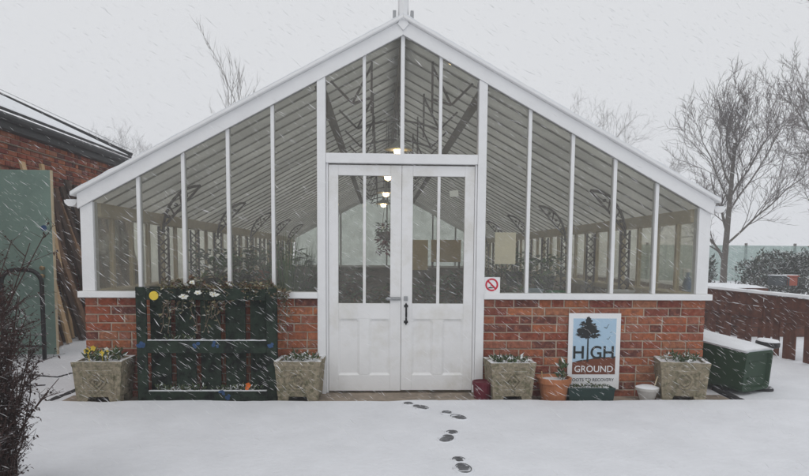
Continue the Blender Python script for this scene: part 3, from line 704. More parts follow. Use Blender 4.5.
# ------------------------------------------------------------------ things along the front
def frustum(mb, b, tp, z0, z1):
    k = len(mb.v)
    for s, z in ((b, z0), (tp, z1)): mb.v += [(sx * s[0], sy * s[1], z) for sx, sy in ((-1, -1), (1, -1), (1, 1), (-1, 1))]
    mb.f += [(k + 3, k + 2, k + 1, k), (k + 4, k + 5, k + 6, k + 7)] + [(k + i, k + (i + 1) % 4, k + 4 + (i + 1) % 4, k + 4 + i) for i in range(4)]
def stone_planter(u, rot, wd, hh, label, emb):
    y = -.185; p_ = on_y(u, 395, -.33); t = thing('stone_planter', label, 'planter', (p_.x, y, -.026), rot, 'square cast stone planters along the glasshouse front')
    a = wd / 2; ft = .072
    def s(z): return a * (.86 + .14 * z / hh)         # half width at height z
    mb = MB(); dk = .82
    k = 0
    def ring(z, f=1.0, inset=0): return [(sx * (s(z) * f - inset), sy * (s(z) * f * dk - inset), z) for sx, sy in ((-1, -1), (1, -1), (1, 1), (-1, 1))]
    mb.v = ring(ft) + ring(hh - .045) + ring(hh - .04, 1.02) + ring(hh, 1.025) + ring(hh, 1.025, .035) + ring(hh - .03, 1.0, .035)
    mb.f = [(3, 2, 1, 0)] + [(k + i, k + (i + 1) % 4, k + 4 + (i + 1) % 4, k + 4 + i) for k in (0, 4, 8, 12, 16) for i in range(4)] + [(20, 21, 22, 23)]
    mb.build('body', M['stone'], t, bevel=.008)
    for sx in (-1, 1):
        for sy in (-1, 1):
            f = MB(); x0 = s(ft) * sx; yy = s(ft) * dk * sy
            f.prism([(x0 - sx * .002, ft + .002), (x0 * .98, 0), (x0 - sx * .075, 0), (x0 - sx * .10, ft + .002)], min(yy * .99, yy - sy * .09), max(yy * .99, yy - sy * .09)); f.build('foot', M['stone'], t, bevel=.004)
    # raised frame and round rosette on the front face
    def fp(x, z, o=.0): return V((x * s(z) / a, -s(z) * dk - o, z))
    za, zb, xa = ft + .05, hh - .085, a * .66
    fr = MB(); wd_ = .02
    for p0, p1 in (((-xa, za), (xa, za)), ((-xa, zb), (xa, zb)), ((-xa, za), (-xa, zb)), ((xa, za), (xa, zb))): fr.bar(fp(*p0, .0005), fp(*p1, .0005), wd_, .010, (0, 0, 1) if p0[1] == p1[1] else (1, 0, 0))
    fr.build('panel_frame', M['stone'], t, bevel=.002)
    em = MB(); zc = (za + zb) / 2; r0 = min(xa, (zb - za) / 2) * .8
    for r_ in (r0, r0 * .55):
        em.tube([fp(r_ * cos(i * pi / 12), zc + r_ * sin(i * pi / 12), .001) for i in range(25)], .014, 5)
    for i in range(8): em.tube([fp(r0 * .2 * cos(i * pi / 4), zc + r0 * .2 * sin(i * pi / 4), .001), fp(r0 * .85 * cos(i * pi / 4 + .2), zc + r0 * .85 * sin(i * pi / 4 + .2), .001)], [.008, .005], 5)
    if emb < 0:
        em = MB()
        for r_ in (r0 * 1.15, r0 * .6): em.tube([fp(r_ * cos(i * pi / 2), zc + r_ * sin(i * pi / 2), .001) for i in range(5)], .014, 5)
        for i in range(4): em.tube([fp(r0 * .15 * cos(i * pi / 2 + .8), zc + r0 * .15 * sin(i * pi / 2 + .8), .001), fp(r0 * cos(i * pi / 2 + .8), zc + r0 * sin(i * pi / 2 + .8), .001)], [.01, .006], 5)
    if emb > 0: em.tube([fp(-r0, zc - r0 * .2, .001), fp(0, zc + r0, .001), fp(r0, zc - r0 * .2, .001)], .006, 5)
    em.build('rosette', M['stone'], t)
    MB().box(-a * .86, a * .86, -a * dk * .86, a * dk * .86, hh - .06, hh - .022).build('soil', M['soil'], t)
    return t, (p_.x, y, hh - .05)
def bedding(loc, seed, label, flowers=None, n=70, rad=.15, h=.09, name='bedding_plant', leafm='leaf', ex=1.0, L=.05):
    q = random.Random(seed); t = thing(name, label, 'plant', loc)
    mb = MB()
    for i in range(n):
        a = q.uniform(0, 2 * pi); r_ = rad * sqrt(q.random())
        p_ = V((r_ * cos(a) * ex, r_ * sin(a) * .8, q.uniform(0, h * .6)))
        d_ = V((q.uniform(-1, 1), q.uniform(-1, 1), q.uniform(.2, 1.3)))
        mb.leaf(p_, d_, (q.uniform(-1, 1), q.uniform(-1, 1), .5), L * q.uniform(.6, 1.4), L * .42)
    mb.build('foliage', M[leafm], t)
    for (fx, fy, fz, m, r_) in flowers or []:
        f = MB()
        for k in range(5):
            a = k * 2 * pi / 5 + q.random() * .3; c = V((fx, fy, fz)); d1 = V((cos(a), -.35, sin(a))); d2 = V((cos(a + .6), -.25, sin(a + .6))); d0 = V((cos(a - .6), -.25, sin(a - .6)))
            f.quad(c, c + d0 * r_ * .8, c + d1 * r_ * 1.1, c + d2 * r_ * .8)
        f.tube([(fx, fy + .005, fz), (fx * .9, fy + .02, 0)], .003, 4)
        f.build('flower', M[m], t)
    return t
pA, la = stone_planter(97.5, R(2), .40, .375, 'mossy cast stone planter holding yellow primroses at the left brick corner', -1)
bedding(la, 1, 'yellow primroses with snowy leaves in the planter at left brick corner', [(-.09, -.10, .105, 'yellow', .026), (-.06, -.06, .12, 'yellow', .024), (-.115, -.07, .095, 'yellow', .022), (.03, -.11, .085, 'yellow', .024), (.065, -.09, .095, 'yellow', .02), (.045, -.05, .11, 'whitepetal', .02)], 150, .16, .12, L=.065)
pB, la = stone_planter(298.5, R(-3), .385, .375, 'cast stone planter between the dark pallet and the white doors', 1)
bedding(la, 2, 'frosted low plant in the planter between pallet and doors', None, 110, .15, .09, L=.05)
pC, la = stone_planter(512, R(3), .385, .365, 'cast stone planter between the red pot and the terracotta pot', -1)
bedding(la, 3, 'snow dusted pale foliage in the planter beside the red pot', None, 120, .16, .06, L=.055)
pD, la = stone_planter(688, R(-14), .40, .37, 'cast stone planter in front of the overturned green bin', 1)
bedding(la, 4, 'snow dusted leaves in the planter by the overturned bin', None, 120, .16, .09, L=.055)

# vertical pallet planter
y = -.20
a, b = on_y(139, 400, y), on_y(276.5, 287.5, y)
PX0, PX1, PZ1 = a.x, b.x, b.z
t = PAL = thing('pallet_planter', 'dark green upright pallet planter with trailing plants and painted blue marks', 'planter', ((PX0 + PX1) / 2, y, -.026))
w2 = (PX1 - PX0) / 2; H = PZ1 + .026
for s in (-1, 1):
    MB().box(min(s * w2, s * (w2 - .085)), max(s * w2, s * (w2 - .085)), -.022, .0, 0, H).build('upright', M['pallet'], t, bevel=.004)
    MB().box(min(s * w2 * .985, s * (w2 - .05)), max(s * w2 * .985, s * (w2 - .05)), .001, .10, 0, H - .01).build('side_bearer', M['pallet'], t, bevel=.003)
def rail(v0, v1, name):
    z1 = on_y(205, v0, y).z + .026; z0 = max(.004, on_y(205, v1, y).z + .026)
    return MB().box(-w2 + .086, w2 - .086, -.020, .002, z0, z1).build(name, M['pallet'], t, bevel=.003), z1
r0_, zt0 = rail(288.5, 300, 'rail'); r1_, zt1 = rail(340.5, 353, 'rail'); r2_, zt2 = rail(391, 402, 'rail')
for zt_ in (zt1, zt2):
    MB().box(-w2 + .087, w2 - .087, .003, .10, zt_ - .09, zt_ - .07).build('pocket_floor', M['pallet'], t)
    MB().box(-w2 + .088, w2 - .088, .004, .098, zt_ - .069, zt_ - .012).build('soil', M['soil'], t)
    mb = MB(); n_ = 50; pl = [(-w2 + .09, zt_ + .001), (w2 - .09, zt_ + .001)] + [((w2 - .09) - (2 * w2 - .18) * i / n_, zt_ + .007 + .006 * noise.noise(V((i * .8, zt_ * 9, 0)))) for i in range(n_ + 1)]
    mb.prism(pl, -.019, .0015).build('ledge_snow', M['snowcap'], t)
for i in range(5):
    xc = -w2 + .16 + (2 * w2 - .32) * i / 4
    MB().box(xc - .086, xc + .086, .101, .119, 0.01, H - .004).build('back_board', M['pallet'], t, bevel=.003)
def blob(mb, x, z, r, q, n=9):
    mb.prism([(x + r * q.uniform(.6, 1.2) * cos(i * 2 * pi / n), z + r * q.uniform(.6, 1.2) * sin(i * 2 * pi / n)) for i in range(n)], -.0235, -.0205)
q = random.Random(4)
for (u, v) in ((197, 345), (216, 344), (141.5, 344), (143, 343), (222, 393), (229, 396), (270, 345)):
    p_ = on_y(u, v, y); mb = MB(); x0, z0 = p_.x - (PX0 + PX1) / 2, p_.z + .026; 
    zz = -.002 if abs(x0) > w2 - .086 else 0
    for k in range(4): mb2 = MB(); blob(mb2, x0 + q.uniform(-.02, .02), z0 + q.uniform(-.018, .018), .016, q, 7); mb.f += [tuple(i + len(mb.v) for i in f) for f in mb2.f]; mb.v += [(a_, b_ + zz - k * .0004, c_) for a_, b_, c_ in mb2.v]
    mb.build('painted_mark', M['bluepaint'], t)
p_ = on_y(155, 295.5, y); c = (p_.x - (PX0 + PX1) / 2, p_.z + .026)
MB().prism([(c[0] + .038 * cos(i * pi / 12), c[1] + .038 * sin(i * pi / 12)) for i in range(24)], -.034, -.0205).build('yellow_disc', M['yellow'], t, bevel=.003)
pc = (PX0 + PX1) / 2
def trailing(loc, ex, seed, label, n, m, up, down, L):
    q = random.Random(seed); t = thing('trailing_plant', label, 'plant', loc); mb = MB(); st = MB()
    for i in range(n // 9):
        x = q.uniform(-ex, ex); l_ = q.uniform(-down, up) ; pts = [V((x, q.uniform(-.02, .05), 0))]
        for k in range(4): pts.append(pts[-1] + V((q.uniform(-.03, .03), q.uniform(-.012, .004), l_ / 4 + q.uniform(-.006, .006))))
        for p_ in pts: p_.y = min(p_.y, -.03) if p_.z < 0 else p_.y
        st.tube(pts, .0025, 3)
        for k in range(9):
            b_ = pts[k % 5]; mb.leaf(b_ + V((q.uniform(-.012, .012), q.uniform(-.01, .005), q.uniform(-.01, .01))), (q.uniform(-1, 1), q.uniform(-1, .1), q.uniform(-.6, .9)), (q.uniform(-1, 1), -.4, 1), L * q.uniform(.5, 1.3), L * .6 * q.uniform(.7, 1.2))
    st.build('stem', M['brownwood'], t); mb.build('foliage', M[m], t)
    return t
zt_ = PZ1 - .01
p1, p2 = on_y(160, 285, y), on_y(232, 285, y)
trailing(((p1.x + p2.x) / 2, y + .03, zt_), (p2.x - p1.x) / 2, 21, 'straggling winter plant along the pallet top behind white flowers', 380, 'ivy', .10, .07, .046)
p1, p2 = on_y(240, 285, y), on_y(277, 285, y)
trailing(((p1.x + p2.x) / 2, y + .03, zt_), (p2.x - p1.x) / 2, 22, 'russet trailing plant spilling over the right end of the pallet top', 300, 'ivy', .08, .10, .042)
p1, p2 = on_y(278, 292, -.07), on_y(292, 292, -.07)
trailing(((p1.x + p2.x) / 2, -.10, p1.z), (p2.x - p1.x) / 2, 23, 'russet tendrils hanging down the bricks beside the pallet', 150, 'ivy', .02, .45, .034)
p1 = on_y(197, 300, y)
trailing((p1.x, y + .015, zt_ - .1), .30, 24, 'thin tendrils hanging inside the upper half of the pallet', 210, 'ivy', .02, .30, .036)
q = random.Random(12)
for k, (u, v, r_) in enumerate(((183.5, 296.5, .036), (198, 293, .03), (214, 294.5, .038), (192, 282.5, .026))):
    p_ = on_y(u, v, y - .03)
    lab = ('left broad white flower beside the yellow disc', 'white flower in the middle of the pallet top rail', 'broad white flower furthest from the yellow disc on the rail', 'small white flower standing above the pallet top rail')[k]
    t = thing('white_flower', lab, 'flower', (p_.x, y - .028, p_.z), 0, 'white flowers on the pallet'); f = MB()
    for i in range(6):
        a = i * pi / 3 + q.random() * .3; rr_ = r_ * q.uniform(.8, 1.2)
        f.quad((0, -.008, 0), (rr_ * .8 * cos(a - .5), -.004, rr_ * .55 * sin(a - .5)), (rr_ * 1.15 * cos(a), .002, rr_ * .7 * sin(a)), (rr_ * .8 * cos(a + .5), -.006, rr_ * .55 * sin(a + .5)))
    f.build('petals', M['whitepetal'], t)
    MB().lathe([(.002, -.004), (.006, 0), (.002, .004)], 8, (0, -.009, 0)).build('centre', M['yellow'], t)
    MB().tube([(0, .003, 0), (0, .02, -.04)], .003, 4).build('stem', M['leaf'], t)
for (u0, u1, v, n, sd, lab, fl) in ((155, 205, 385, 120, 31, 'snow covered leaves in the bottom pallet pocket without flowers', None), (212, 262, 385, 130, 32, 'green leaves with an orange flower in the bottom pallet pocket', [(.10, -.035, .065, 'orange', .024), (.09, -.04, .04, 'orange', .018)]), (160, 200, 337, 50, 33, 'sparse leaves on the middle pallet ledge', None)):
    p1, p2 = on_y(u0, v, y + .02), on_y(u1, v, y + .02)
    bedding(((p1.x + p2.x) / 2, y + .04, (zt2 if v > 360 else zt1) - .042), sd, lab, fl, n, .05, .07, ex=(p2.x - p1.x) / 2 / .05, L=.04)

# pots to the right of the doors
def pot(u, y, prof, m, label, name='flower_pot', base=-.026, n=24, parts=()):
    p_ = on_y(u, 395, y); t = thing(name, label, 'pot', (p_.x, y, base))
    MB().lathe(prof, n).build('body', m, t, smooth=False)
    return t, p_
t, p_ = pot(482.5, -.20, [(.072, 0), (.080, .09), (.084, .155), (.090, .157), (.090, .18), (.078, .18), (.074, .15), (.01, .15)], M['redpot'], 'small dark red round pot beside the right door post')
MB().lathe([(.001, .14), (.073, .14), (.073, .155), (.001, .165)], 16).build('soil', M['soil'], t)
MB().lathe([(.085, .150), (.092, .150), (.093, .168), (.093, .172), (.085, .172)], 24).build('rim', M['redpot'], t)
t, p_ = pot(553.5, -.20, [(.105, 0), (.135, .17), (.148, .171), (.152, .215), (.136, .217), (.128, .18), (.01, .175)], M['terracotta'], 'orange terracotta pot with a stake beside the logo sign')
MB().lathe([(.001, .17), (.128, .17), (.128, .19), (.001, .2)], 20).build('soil', M['soil'], t)
MB().tube([(-.105, .0, .17), (-.115, -.02, .27)], .005, 6).build('stake', M['newtimber'], t)
bedding((p_.x + .07, -.20, .15), 41, 'upright green shoot growing in the terracotta pot', None, 34, .035, .26, 'potted_shoot', L=.07)
t, p_ = pot(647, -.20, [(.055, 0), (.09, .10), (.098, .101), (.101, .125), (.09, .126), (.086, .10), (.01, .095)], M['whitepot'], 'small off white pot capped with snow beside the corner planter')
MB().lathe([(.096, .108), (.10, .126), (.06, .140), (.001, .143)], 20).build('snow_cap', M['snowcap'], t)
MB().tube([(.06, 0, .12), (.085, -.01, .225)], [.006, .005], 6).build('stick', M['cream'], t)
a, b = on_y(568.5, 402, -.30), on_y(615.5, 388.5, -.30)
t = thing('trough_planter', 'low dark green trough under the logo sign', 'planter', ((a.x + b.x) / 2, -.22, -.026)); w2 = (b.x - a.x) / 2; hh = b.z + .026
mb = MB(); mb.v = [(sx * w2 * f, sy * .075 * f, z) for f, z in ((.93, 0), (1, hh), (.95, hh), (.9, hh - .03)) for sx, sy in ((-1, -1), (1, -1), (1, 1), (-1, 1))]
mb.f = [(3, 2, 1, 0)] + [(k + i, k + (i + 1) % 4, k + 4 + (i + 1) % 4, k + 4 + i) for k in (0, 4, 8) for i in range(4)] + [(12, 13, 14, 15)]
mb.build('body', M['trough'], t, bevel=.004)
MB().box(-w2 * 1.01, w2 * 1.01, -.080, -.0755, hh - .016, hh + .003).build('rim', M['trough'], t)
MB().box(-w2 * .88, w2 * .88, -.064, .064, hh - .04, hh - .01).build('soil', M['soil'], t)
bedding(((a.x + b.x) / 2, -.22, hh - .04), 44, 'snowy bedding leaves filling the trough under the sign', None, 150, .06, .03, ex=w2 * .9 / .06, L=.03)
bedding(((a.x + b.x) / 2, -.22, hh - .03), 45, 'single pale green shoot in the middle of the trough', None, 10, .012, .05, 'plant_shoot', L=.05)

# the logo sign
y = -.03
q00, q11 = on_y(567, 389.5, y), on_y(621.3, 313.5, y)
t = SG = thing('logo_sign', 'white sign with tree logo reading HIGH GROUND on the brick wall', 'sign', ((q00.x + q11.x) / 2, y, (q00.z + q11.z) / 2))
sw, sh = (q11.x - q00.x) / 2, (q11.z - q00.z) / 2
MB().box(-sw, sw, 0, .012, -sh, sh).build('panel', M['signwhite'], t, bevel=.001)
def SP(u, v): p_ = on_y(u, v, y); return (p_.x - (q00.x + q11.x) / 2, p_.z - (q00.z + q11.z) / 2)
ix = sw * .83
zt_, zm, zb_ = sh * .865, -sh * .245, -sh * .60
MB().prism([(-ix, zm - .03), (ix, zm - .03), (ix, zt_), (-ix, zt_)], -.0008, -.0001).build('sky_panel', M['signblue'], t)
hill = [(-ix, zb_), (ix, zb_)] + [(ix - 2 * ix * i / 16, zm + .030 * math.tanh((.5 - i / 16 + .1) * 2.2) + .012 - .03 * (i / 16 - .5) ** 2) for i in range(17)]
MB().prism(hill, -.0016, -.0009).build('hill_panel', M['signbrown'], t)
mb = MB(); hs_ = hill[2:]
mb.prism([(x, z + .0) for x, z in hs_] + [(x, z + .007 + .004 * sin(x * 40)) for x, z in hs_[::-1]], -.0022, -.0017); mb.build('hill_edge', M['signdark'], t)
tx = -ix * .30; q = random.Random(77)
tr = MB(); tr.prism([(tx - .009, zm - .01), (tx + .009, zm - .01), (tx + .005, zt_ * .55), (tx + .002, zt_ * .9), (tx - .003, zt_ * .9), (tx - .006, zt_ * .55)], -.0024, -.0017)
lv = 0
for (fx, fz, rx, rz_) in ((0, .93, .035, .03), (-.03, .83, .05, .022), (.03, .80, .05, .025), (0, .73, .07, .028), (-.05, .64, .06, .026), (.055, .62, .055, .025), (0, .58, .05, .03), (-.065, .51, .05, .02), (.06, .48, .05, .02), (-.02, .45, .05, .02), (.02, .68, .05, .03)):
    lv += .00004
    n_ = 24
    tr.prism([(tx + fx + rx * q.uniform(.55, 1.3) * cos(i * 2 * pi / n_), zt_ * fz + rz_ * q.uniform(.5, 1.35) * sin(i * 2 * pi / n_)) for i in range(n_)], -.0026 - lv, -.0017)
tr.build('tree_emblem', M['signdark'], t)
for (u, v, s) in ((606.5, 327, 1.0), (611, 332.5, .35), (608.5, 338.5, .7)):
    bx_, bz_ = SP(u, v); s *= .028
    MB().prism([(bx_ - s, bz_ - s * .2), (bx_ - s * .5, bz_ - s * .05), (bx_, bz_ - s * .3), (bx_ + s * .55, bz_ + s * .75), (bx_ + s, bz_ + s * .8), (bx_ + s * .5, bz_ + s * .45), (bx_ + s * .1, bz_ - s * .55), (bx_ - s * .5, bz_ - s * .3)], -.0018, -.0009).build('bird_emblem', M['signdark'], t)
RX = Matrix.Rotation(R(90), 4, 'X')
def letter(s, x, z, size, m, yy, sx=1.0, thick=0.0, spacing=1.0):
    o = obj('lettering', text_mesh(s, size, m, .0004, 'CENTER', spacing, thick), SG); o.rotation_euler = (R(90), 0, 0); o.location = (x, yy, z); o.scale = (sx, 1, 1); return o
cap = .73
z1 = SP(594, 358.5)[1]; z2 = SP(594, 345.5)[1]; sz = (z2 - z1) / cap
letter('H', SP(578.5, 350)[0], z1, sz, M['signdark'], -.0032, .98, .0025)
letter('GH', SP(602.3, 350)[0], z1, sz, M['signdark'], -.0032, .95, .0025)
z1 = SP(594, 372)[1]; z2 = SP(594, 365.5)[1]
letter('GROUND', SP(593.5, 370)[0], z1, (z2 - z1) / cap, M['signwhite'], -.0030, 1.0, .0005)
z1 = SP(594, 381.3)[1]; z2 = SP(594, 378.2)[1]
letter('ROOTS TO RECOVERY', SP(591.5, 380)[0], z1, (z2 - z1) / cap, M['signdark'], -.0012, 1.02, .0003)

# no smoking sign
y = -.016
a, b = on_y(483.3, 294, y), on_y(500.2, 277, y)
t = thing('no_smoking_sign', 'small white square no smoking sign at the door post', 'sign', ((a.x + b.x) / 2, y, (a.z + b.z) / 2)); s = (b.x - a.x) / 2
MB().box(-s, s, 0, .004, -s, s).build('panel', M['signwhite'], t)
r_ = s * .78; cz = s * .08
mb = MB(); n_ = 36
mb.v = [(rr_ * cos(i * 2 * pi / n_), yy, cz + rr_ * sin(i * 2 * pi / n_)) for yy in (-.0015, -.0002) for rr_ in (r_, r_ * .74) for i in range(n_)]
for i in range(n_):
    j = (i + 1) % n_; mb.f += [(i, j, n_ + j, n_ + i)[::-1], (i, j, 2 * n_ + j, 2 * n_ + i), (n_ + j, n_ + i, 3 * n_ + i, 3 * n_ + j)]
mb.build('red_ring', M['red'], t)
MB().bar((-r_ * .62, -.0008, cz + r_ * .62), (r_ * .62, -.0008, cz - r_ * .62), r_ * .25, .0016, (1, 0, 1)).build('red_slash', M['red'], t)
MB().prism([(-s * .40, -s * .35), (s * .05, -s * .35), (s * .05, -s * .2), (-s * .40, -s * .2)], -.0006, -.0002).prism([(-s * .1, -s * .15), (0, s * .15), (-s * .12, s * .38), (-s * .05, s * .1), (-s * .18, -s * .12)], -.0006, -.0002).prism([(s * .06, -s * .35), (s * .2, -s * .35), (s * .2, -s * .2), (s * .06, -s * .2)], -.0006, -.0002).build('cigarette_emblem', M['signdark'], t)

# footprints in the snow
def footprint(h, tpt, label, seed):
    h, tpt = on_z(*h, ZF), on_z(*tpt, ZF); d = (tpt - h); ang = math.atan2(d.y, d.x) - pi / 2; L = .29
    c = (h + tpt) / 2
    t = thing('footprint', label, 'footprint', (c.x, c.y, gz(c.x, c.y) + .004), ang, 'shoe prints leading from the doors across the snow')
    q = random.Random(seed)
    for nm, yc, ly, wx in (('sole_mark', .06, .078, .046), ('heel_mark', -.095, .042, .037)):
        mb = MB(); k = 7 if nm == 'sole_mark' else 4
        for i in range(k):
            yy = yc - ly + 2 * ly * (i + .5) / k; wv = wx * sqrt(max(.15, 1 - ((yy - yc) / ly) ** 2))
            if q.random() < .92:
                a = -wv * q.uniform(.55, .98); b_ = wv * q.uniform(.55, .98); m_ = (a + b_) / 2
                mb.prism([(a, 0), (m_, 0), (b_, 0), (b_, .002), (m_, .003), (a, .002)], yy - ly / k * .5, yy + ly / k * .5)
        rim = [(wx * cos(i * pi / 10), yc + ly * sin(i * pi / 10), .001) for i in range(2, 19)] if nm == 'sole_mark' else [(wx * cos(pi + i * pi / 8), yc + ly * sin(pi + i * pi / 8), .001) for i in range(0, 9)]
        mb.tube(rim, [.0026 * q.uniform(.5, 1.3) for _ in rim], 5)
        mb.build(nm, M['wet'], t)
        rm = MB(); nr_ = 22; cl = [((wx + .009) * cos(i * 2 * pi / nr_) * (1 + .08 * noise.noise(V((i * .9, seed, yc)))), yc + (ly + .009) * sin(i * 2 * pi / nr_), -.0065 + .003 * noise.noise(V((i * 1.7, seed, yc)))) for i in range(nr_ + 1)]
        rm.tube(cl, [q.uniform(.006, .011) for _ in range(nr_)] + [.008], 6); rm.build('snow_rim', M['snow'], t, smooth=True)
footprint((413, 405.2), (419, 407), 'faint footprint closest to the doorstep', 1)
footprint((447, 413.2), (461, 419), 'footprint lying second from the doorstep, turned sideways', 2)
footprint((452, 432), (445, 440), 'footprint third from the doorstep', 3)
footprint((459, 459.5), (464, 469.5), 'clear footprint furthest out from the doors', 4)

# ------------------------------------------------------------------ right side: bin, fence, shrubs, net, trees
t = BIN = thing('wheelie_bin', 'dark green two wheeled bin lying on its side capped with snow', 'bin')
b = MB(); HB = .86
def bring(z, wx, dy0, dy1, r=.04):
    out = []
    for cx_, cy_, a0 in ((wx - r, dy1 - r, 0), (-wx + r, dy1 - r, 90), (-wx + r, -dy0 + r, 180), (wx - r, -dy0 + r, 270)):
        for k in range(4): an = R(a0 + k * 30); out.append((cx_ + r * cos(an), cy_ + r * sin(an), z))
    return out
secs = [bring(0.03, .155, .19, .17), bring(0.0, .165, .20, .18), bring(0.0, .19, .225, .20), bring(.25, .20, .235, .21), bring(HB - .06, .225, .275, .245), bring(HB - .055, .245, .295, .265), bring(HB, .245, .295, .265)]
b.v = [p for s in secs for p in s]
n_ = 16
b.f = [tuple(range(n_))[::1]] + [(k * n_ + i, (k + 1) * n_ + i, (k + 1) * n_ + (i + 1) % n_, k * n_ + (i + 1) % n_) for k in range(len(secs) - 1) for i in range(n_)] + [tuple((len(secs) - 1) * n_ + i for i in reversed(range(n_)))]
body = b.build('body', M['bin'], t)
for x in (-.075, .075): MB().box(x - .006, x + .006, -.12, .12, .021, .031).build('base_rib', M['bin'], body)
lid = MB(); ls = [bring(HB + .002, .25, .30, .30), bring(HB + .03, .25, .30, .30), bring(HB + .06, .19, .24, .22)]
lid.v = [p for s in ls for p in s]; lid.f = [tuple(reversed(range(n_)))] + [(k * n_ + i, k * n_ + (i + 1) % n_, (k + 1) * n_ + (i + 1) % n_, (k + 1) * n_ + i) for k in range(2) for i in range(n_)] + [tuple(2 * n_ + i for i in range(n_))]
lid.build('lid', M['black'], t)
for s in (-1, 1):
    wv = MB(); rad = .105
    wv.lathe([(.02, -.022), (.06, -.020), (.072, -.026), (rad - .012, -.027), (rad, -.016), (rad, .016), (rad - .012, .027), (.072, .026), (.06, .020), (.02, .022)], 28)
    wv.xf(Matrix.Translation((s * .225, .235, .085)) @ Matrix.Rotation(R(90), 4, 'Y')); wo = wv.build('wheel', M['black'], t)
    hb = MB().lathe([(.022, -.03), (.022, .03)], 12); hb.xf(Matrix.Translation((s * .225, .235, .085)) @ Matrix.Rotation(R(90), 4, 'Y')); hb.build('hub', M['darkbox'], wo)
MB().tube([(-.22, .235, .085), (.22, .235, .085)], .012, 8).build('axle', M['steel'], t)
MB().tube([(-.16, .25, HB - .04), (-.15, .30, HB - .02), (.15, .30, HB - .02), (.16, .25, HB - .04)], .014, 8).build('handle_bar', M['black'], t)
# snow lying on the upward flank (local +x is up once it lies down)
sn = MB(); nu, nv = 14, 24
def flank(z): return .195 + (.03) * z / HB
def dep(z): return (.222 + .05 * z / HB, .198 + .046 * z / HB)
for k in range(2):
    for j in range(nv + 1):
        z = .004 + (HB - .062) * j / nv; d0, d1 = dep(z)
        for i in range(nu + 1):
            yy = -d0 + (d0 + d1) * i / nu; e = min(1, min(i, nu - i) / 2.0, (j + .2) / 2)
            sn.v.append((flank(z) - .012 + (.0 if k == 0 else (.014 + .022 * sqrt(e) + .004 * noise.noise(V((yy * 12, z * 12, 0))))), yy, z - (0.004 if k and j == 0 else 0)))
o_ = (nu + 1) * (nv + 1)
for j in range(nv):
    for i in range(nu):
        a = j * (nu + 1) + i; sn.f.append((o_ + a, o_ + a + nu + 1, o_ + a + nu + 2, o_ + a + 1))
for j in range(nv): 
    for i in (0, nu): a = j * (nu + 1) + i; sn.f.append((a, a + nu + 1, o_ + a + nu + 1, o_ + a) if i else (a, o_ + a, o_ + a + nu + 1, a + nu + 1))
for i in range(nu):
    for j in (0, nv): a = j * (nu + 1) + i; sn.f.append((a, a + 1, o_ + a + 1, o_ + a) if j == 0 else (a, o_ + a, o_ + a + 1, a + 1))
sn.build('snow_cover', M['snowcap'], t, smooth=True)
sw_ = MB().lathe([(.098, 0), (.09, .014), (.03, .02), (.001, .02)], 24); sw_.xf(Matrix.Translation((.225 + .0275, .235, .085)) @ Matrix.Rotation(R(90), 4, 'Y')); sw_.build('wheel_snow', M['snowcap'], t)
ax = V((-.46, .888, .085)).normalized(); xr = V((0, 0, 1)); xr = (xr - ax * ax.z).normalized(); yr = ax.cross(xr)
pos = V((3.37, .12, .185))
t.matrix_world = Matrix(((xr.x, yr.x, ax.x, pos.x), (xr.y, yr.y, ax.y, pos.y), (xr.z, yr.z, ax.z, pos.z), (0, 0, 0, 1)))

# low fence on the right
FX = 5.0
t = thing('low_fence', 'low red brown board fence with gapped palings and snow on its rail', 'fence', (FX, 0, ZB))
q = random.Random(9); FH = .80
y = 1.2; k = 0
while y < 11:
    MB().box(-.045, .045, y - .045, y + .045, -.02, FH + .02).build('post', M['fence'], t, bevel=.004)
    y2 = y + .92
    z = FH - .015
    for bh in (.165, .165):
        MB().box(-.06 + q.uniform(-.004, .004), -.046, y - .44, y2 - .46 - .006, z - bh + .006, z).build('board', M['fence'], t, bevel=.003); z -= bh
    s = y - .44
    while s < y2 - .50:
        wd = q.uniform(.09, .15); gap = q.choice((.06, .16, .18, .2, .22))
        MB().box(-.040, -.022, s, min(s + wd, y2 - .47), .01, FH - .10 - q.uniform(0, .03)).build('paling', M['fence'], t, bevel=.002)
        s += wd + gap
    y = y2
mb = MB(); ys = [.76 + .1 * i for i in range(104)]
mb.v = []
for yy in ys:
    hgt = .035 + .012 * noise.noise(V((yy * 4, 0, 0)))
    mb.v += [(-.085, yy, FH - .005), (-.075, yy, FH + hgt * .8), (.0, yy, FH + hgt), (.06, yy, FH + hgt * .7), (.07, yy, FH - .005)]
mb.f = [(i * 5 + j, (i + 1) * 5 + j, (i + 1) * 5 + (j + 1) % 5, i * 5 + (j + 1) % 5) for i in range(len(ys) - 1) for j in range(5)] + [(4, 3, 2, 1, 0), tuple((len(ys) - 1) * 5 + j for j in range(5))]
mb.f = [f[::-1] for f in mb.f]
mb.build('rail_snow', M['snowcap'], t)
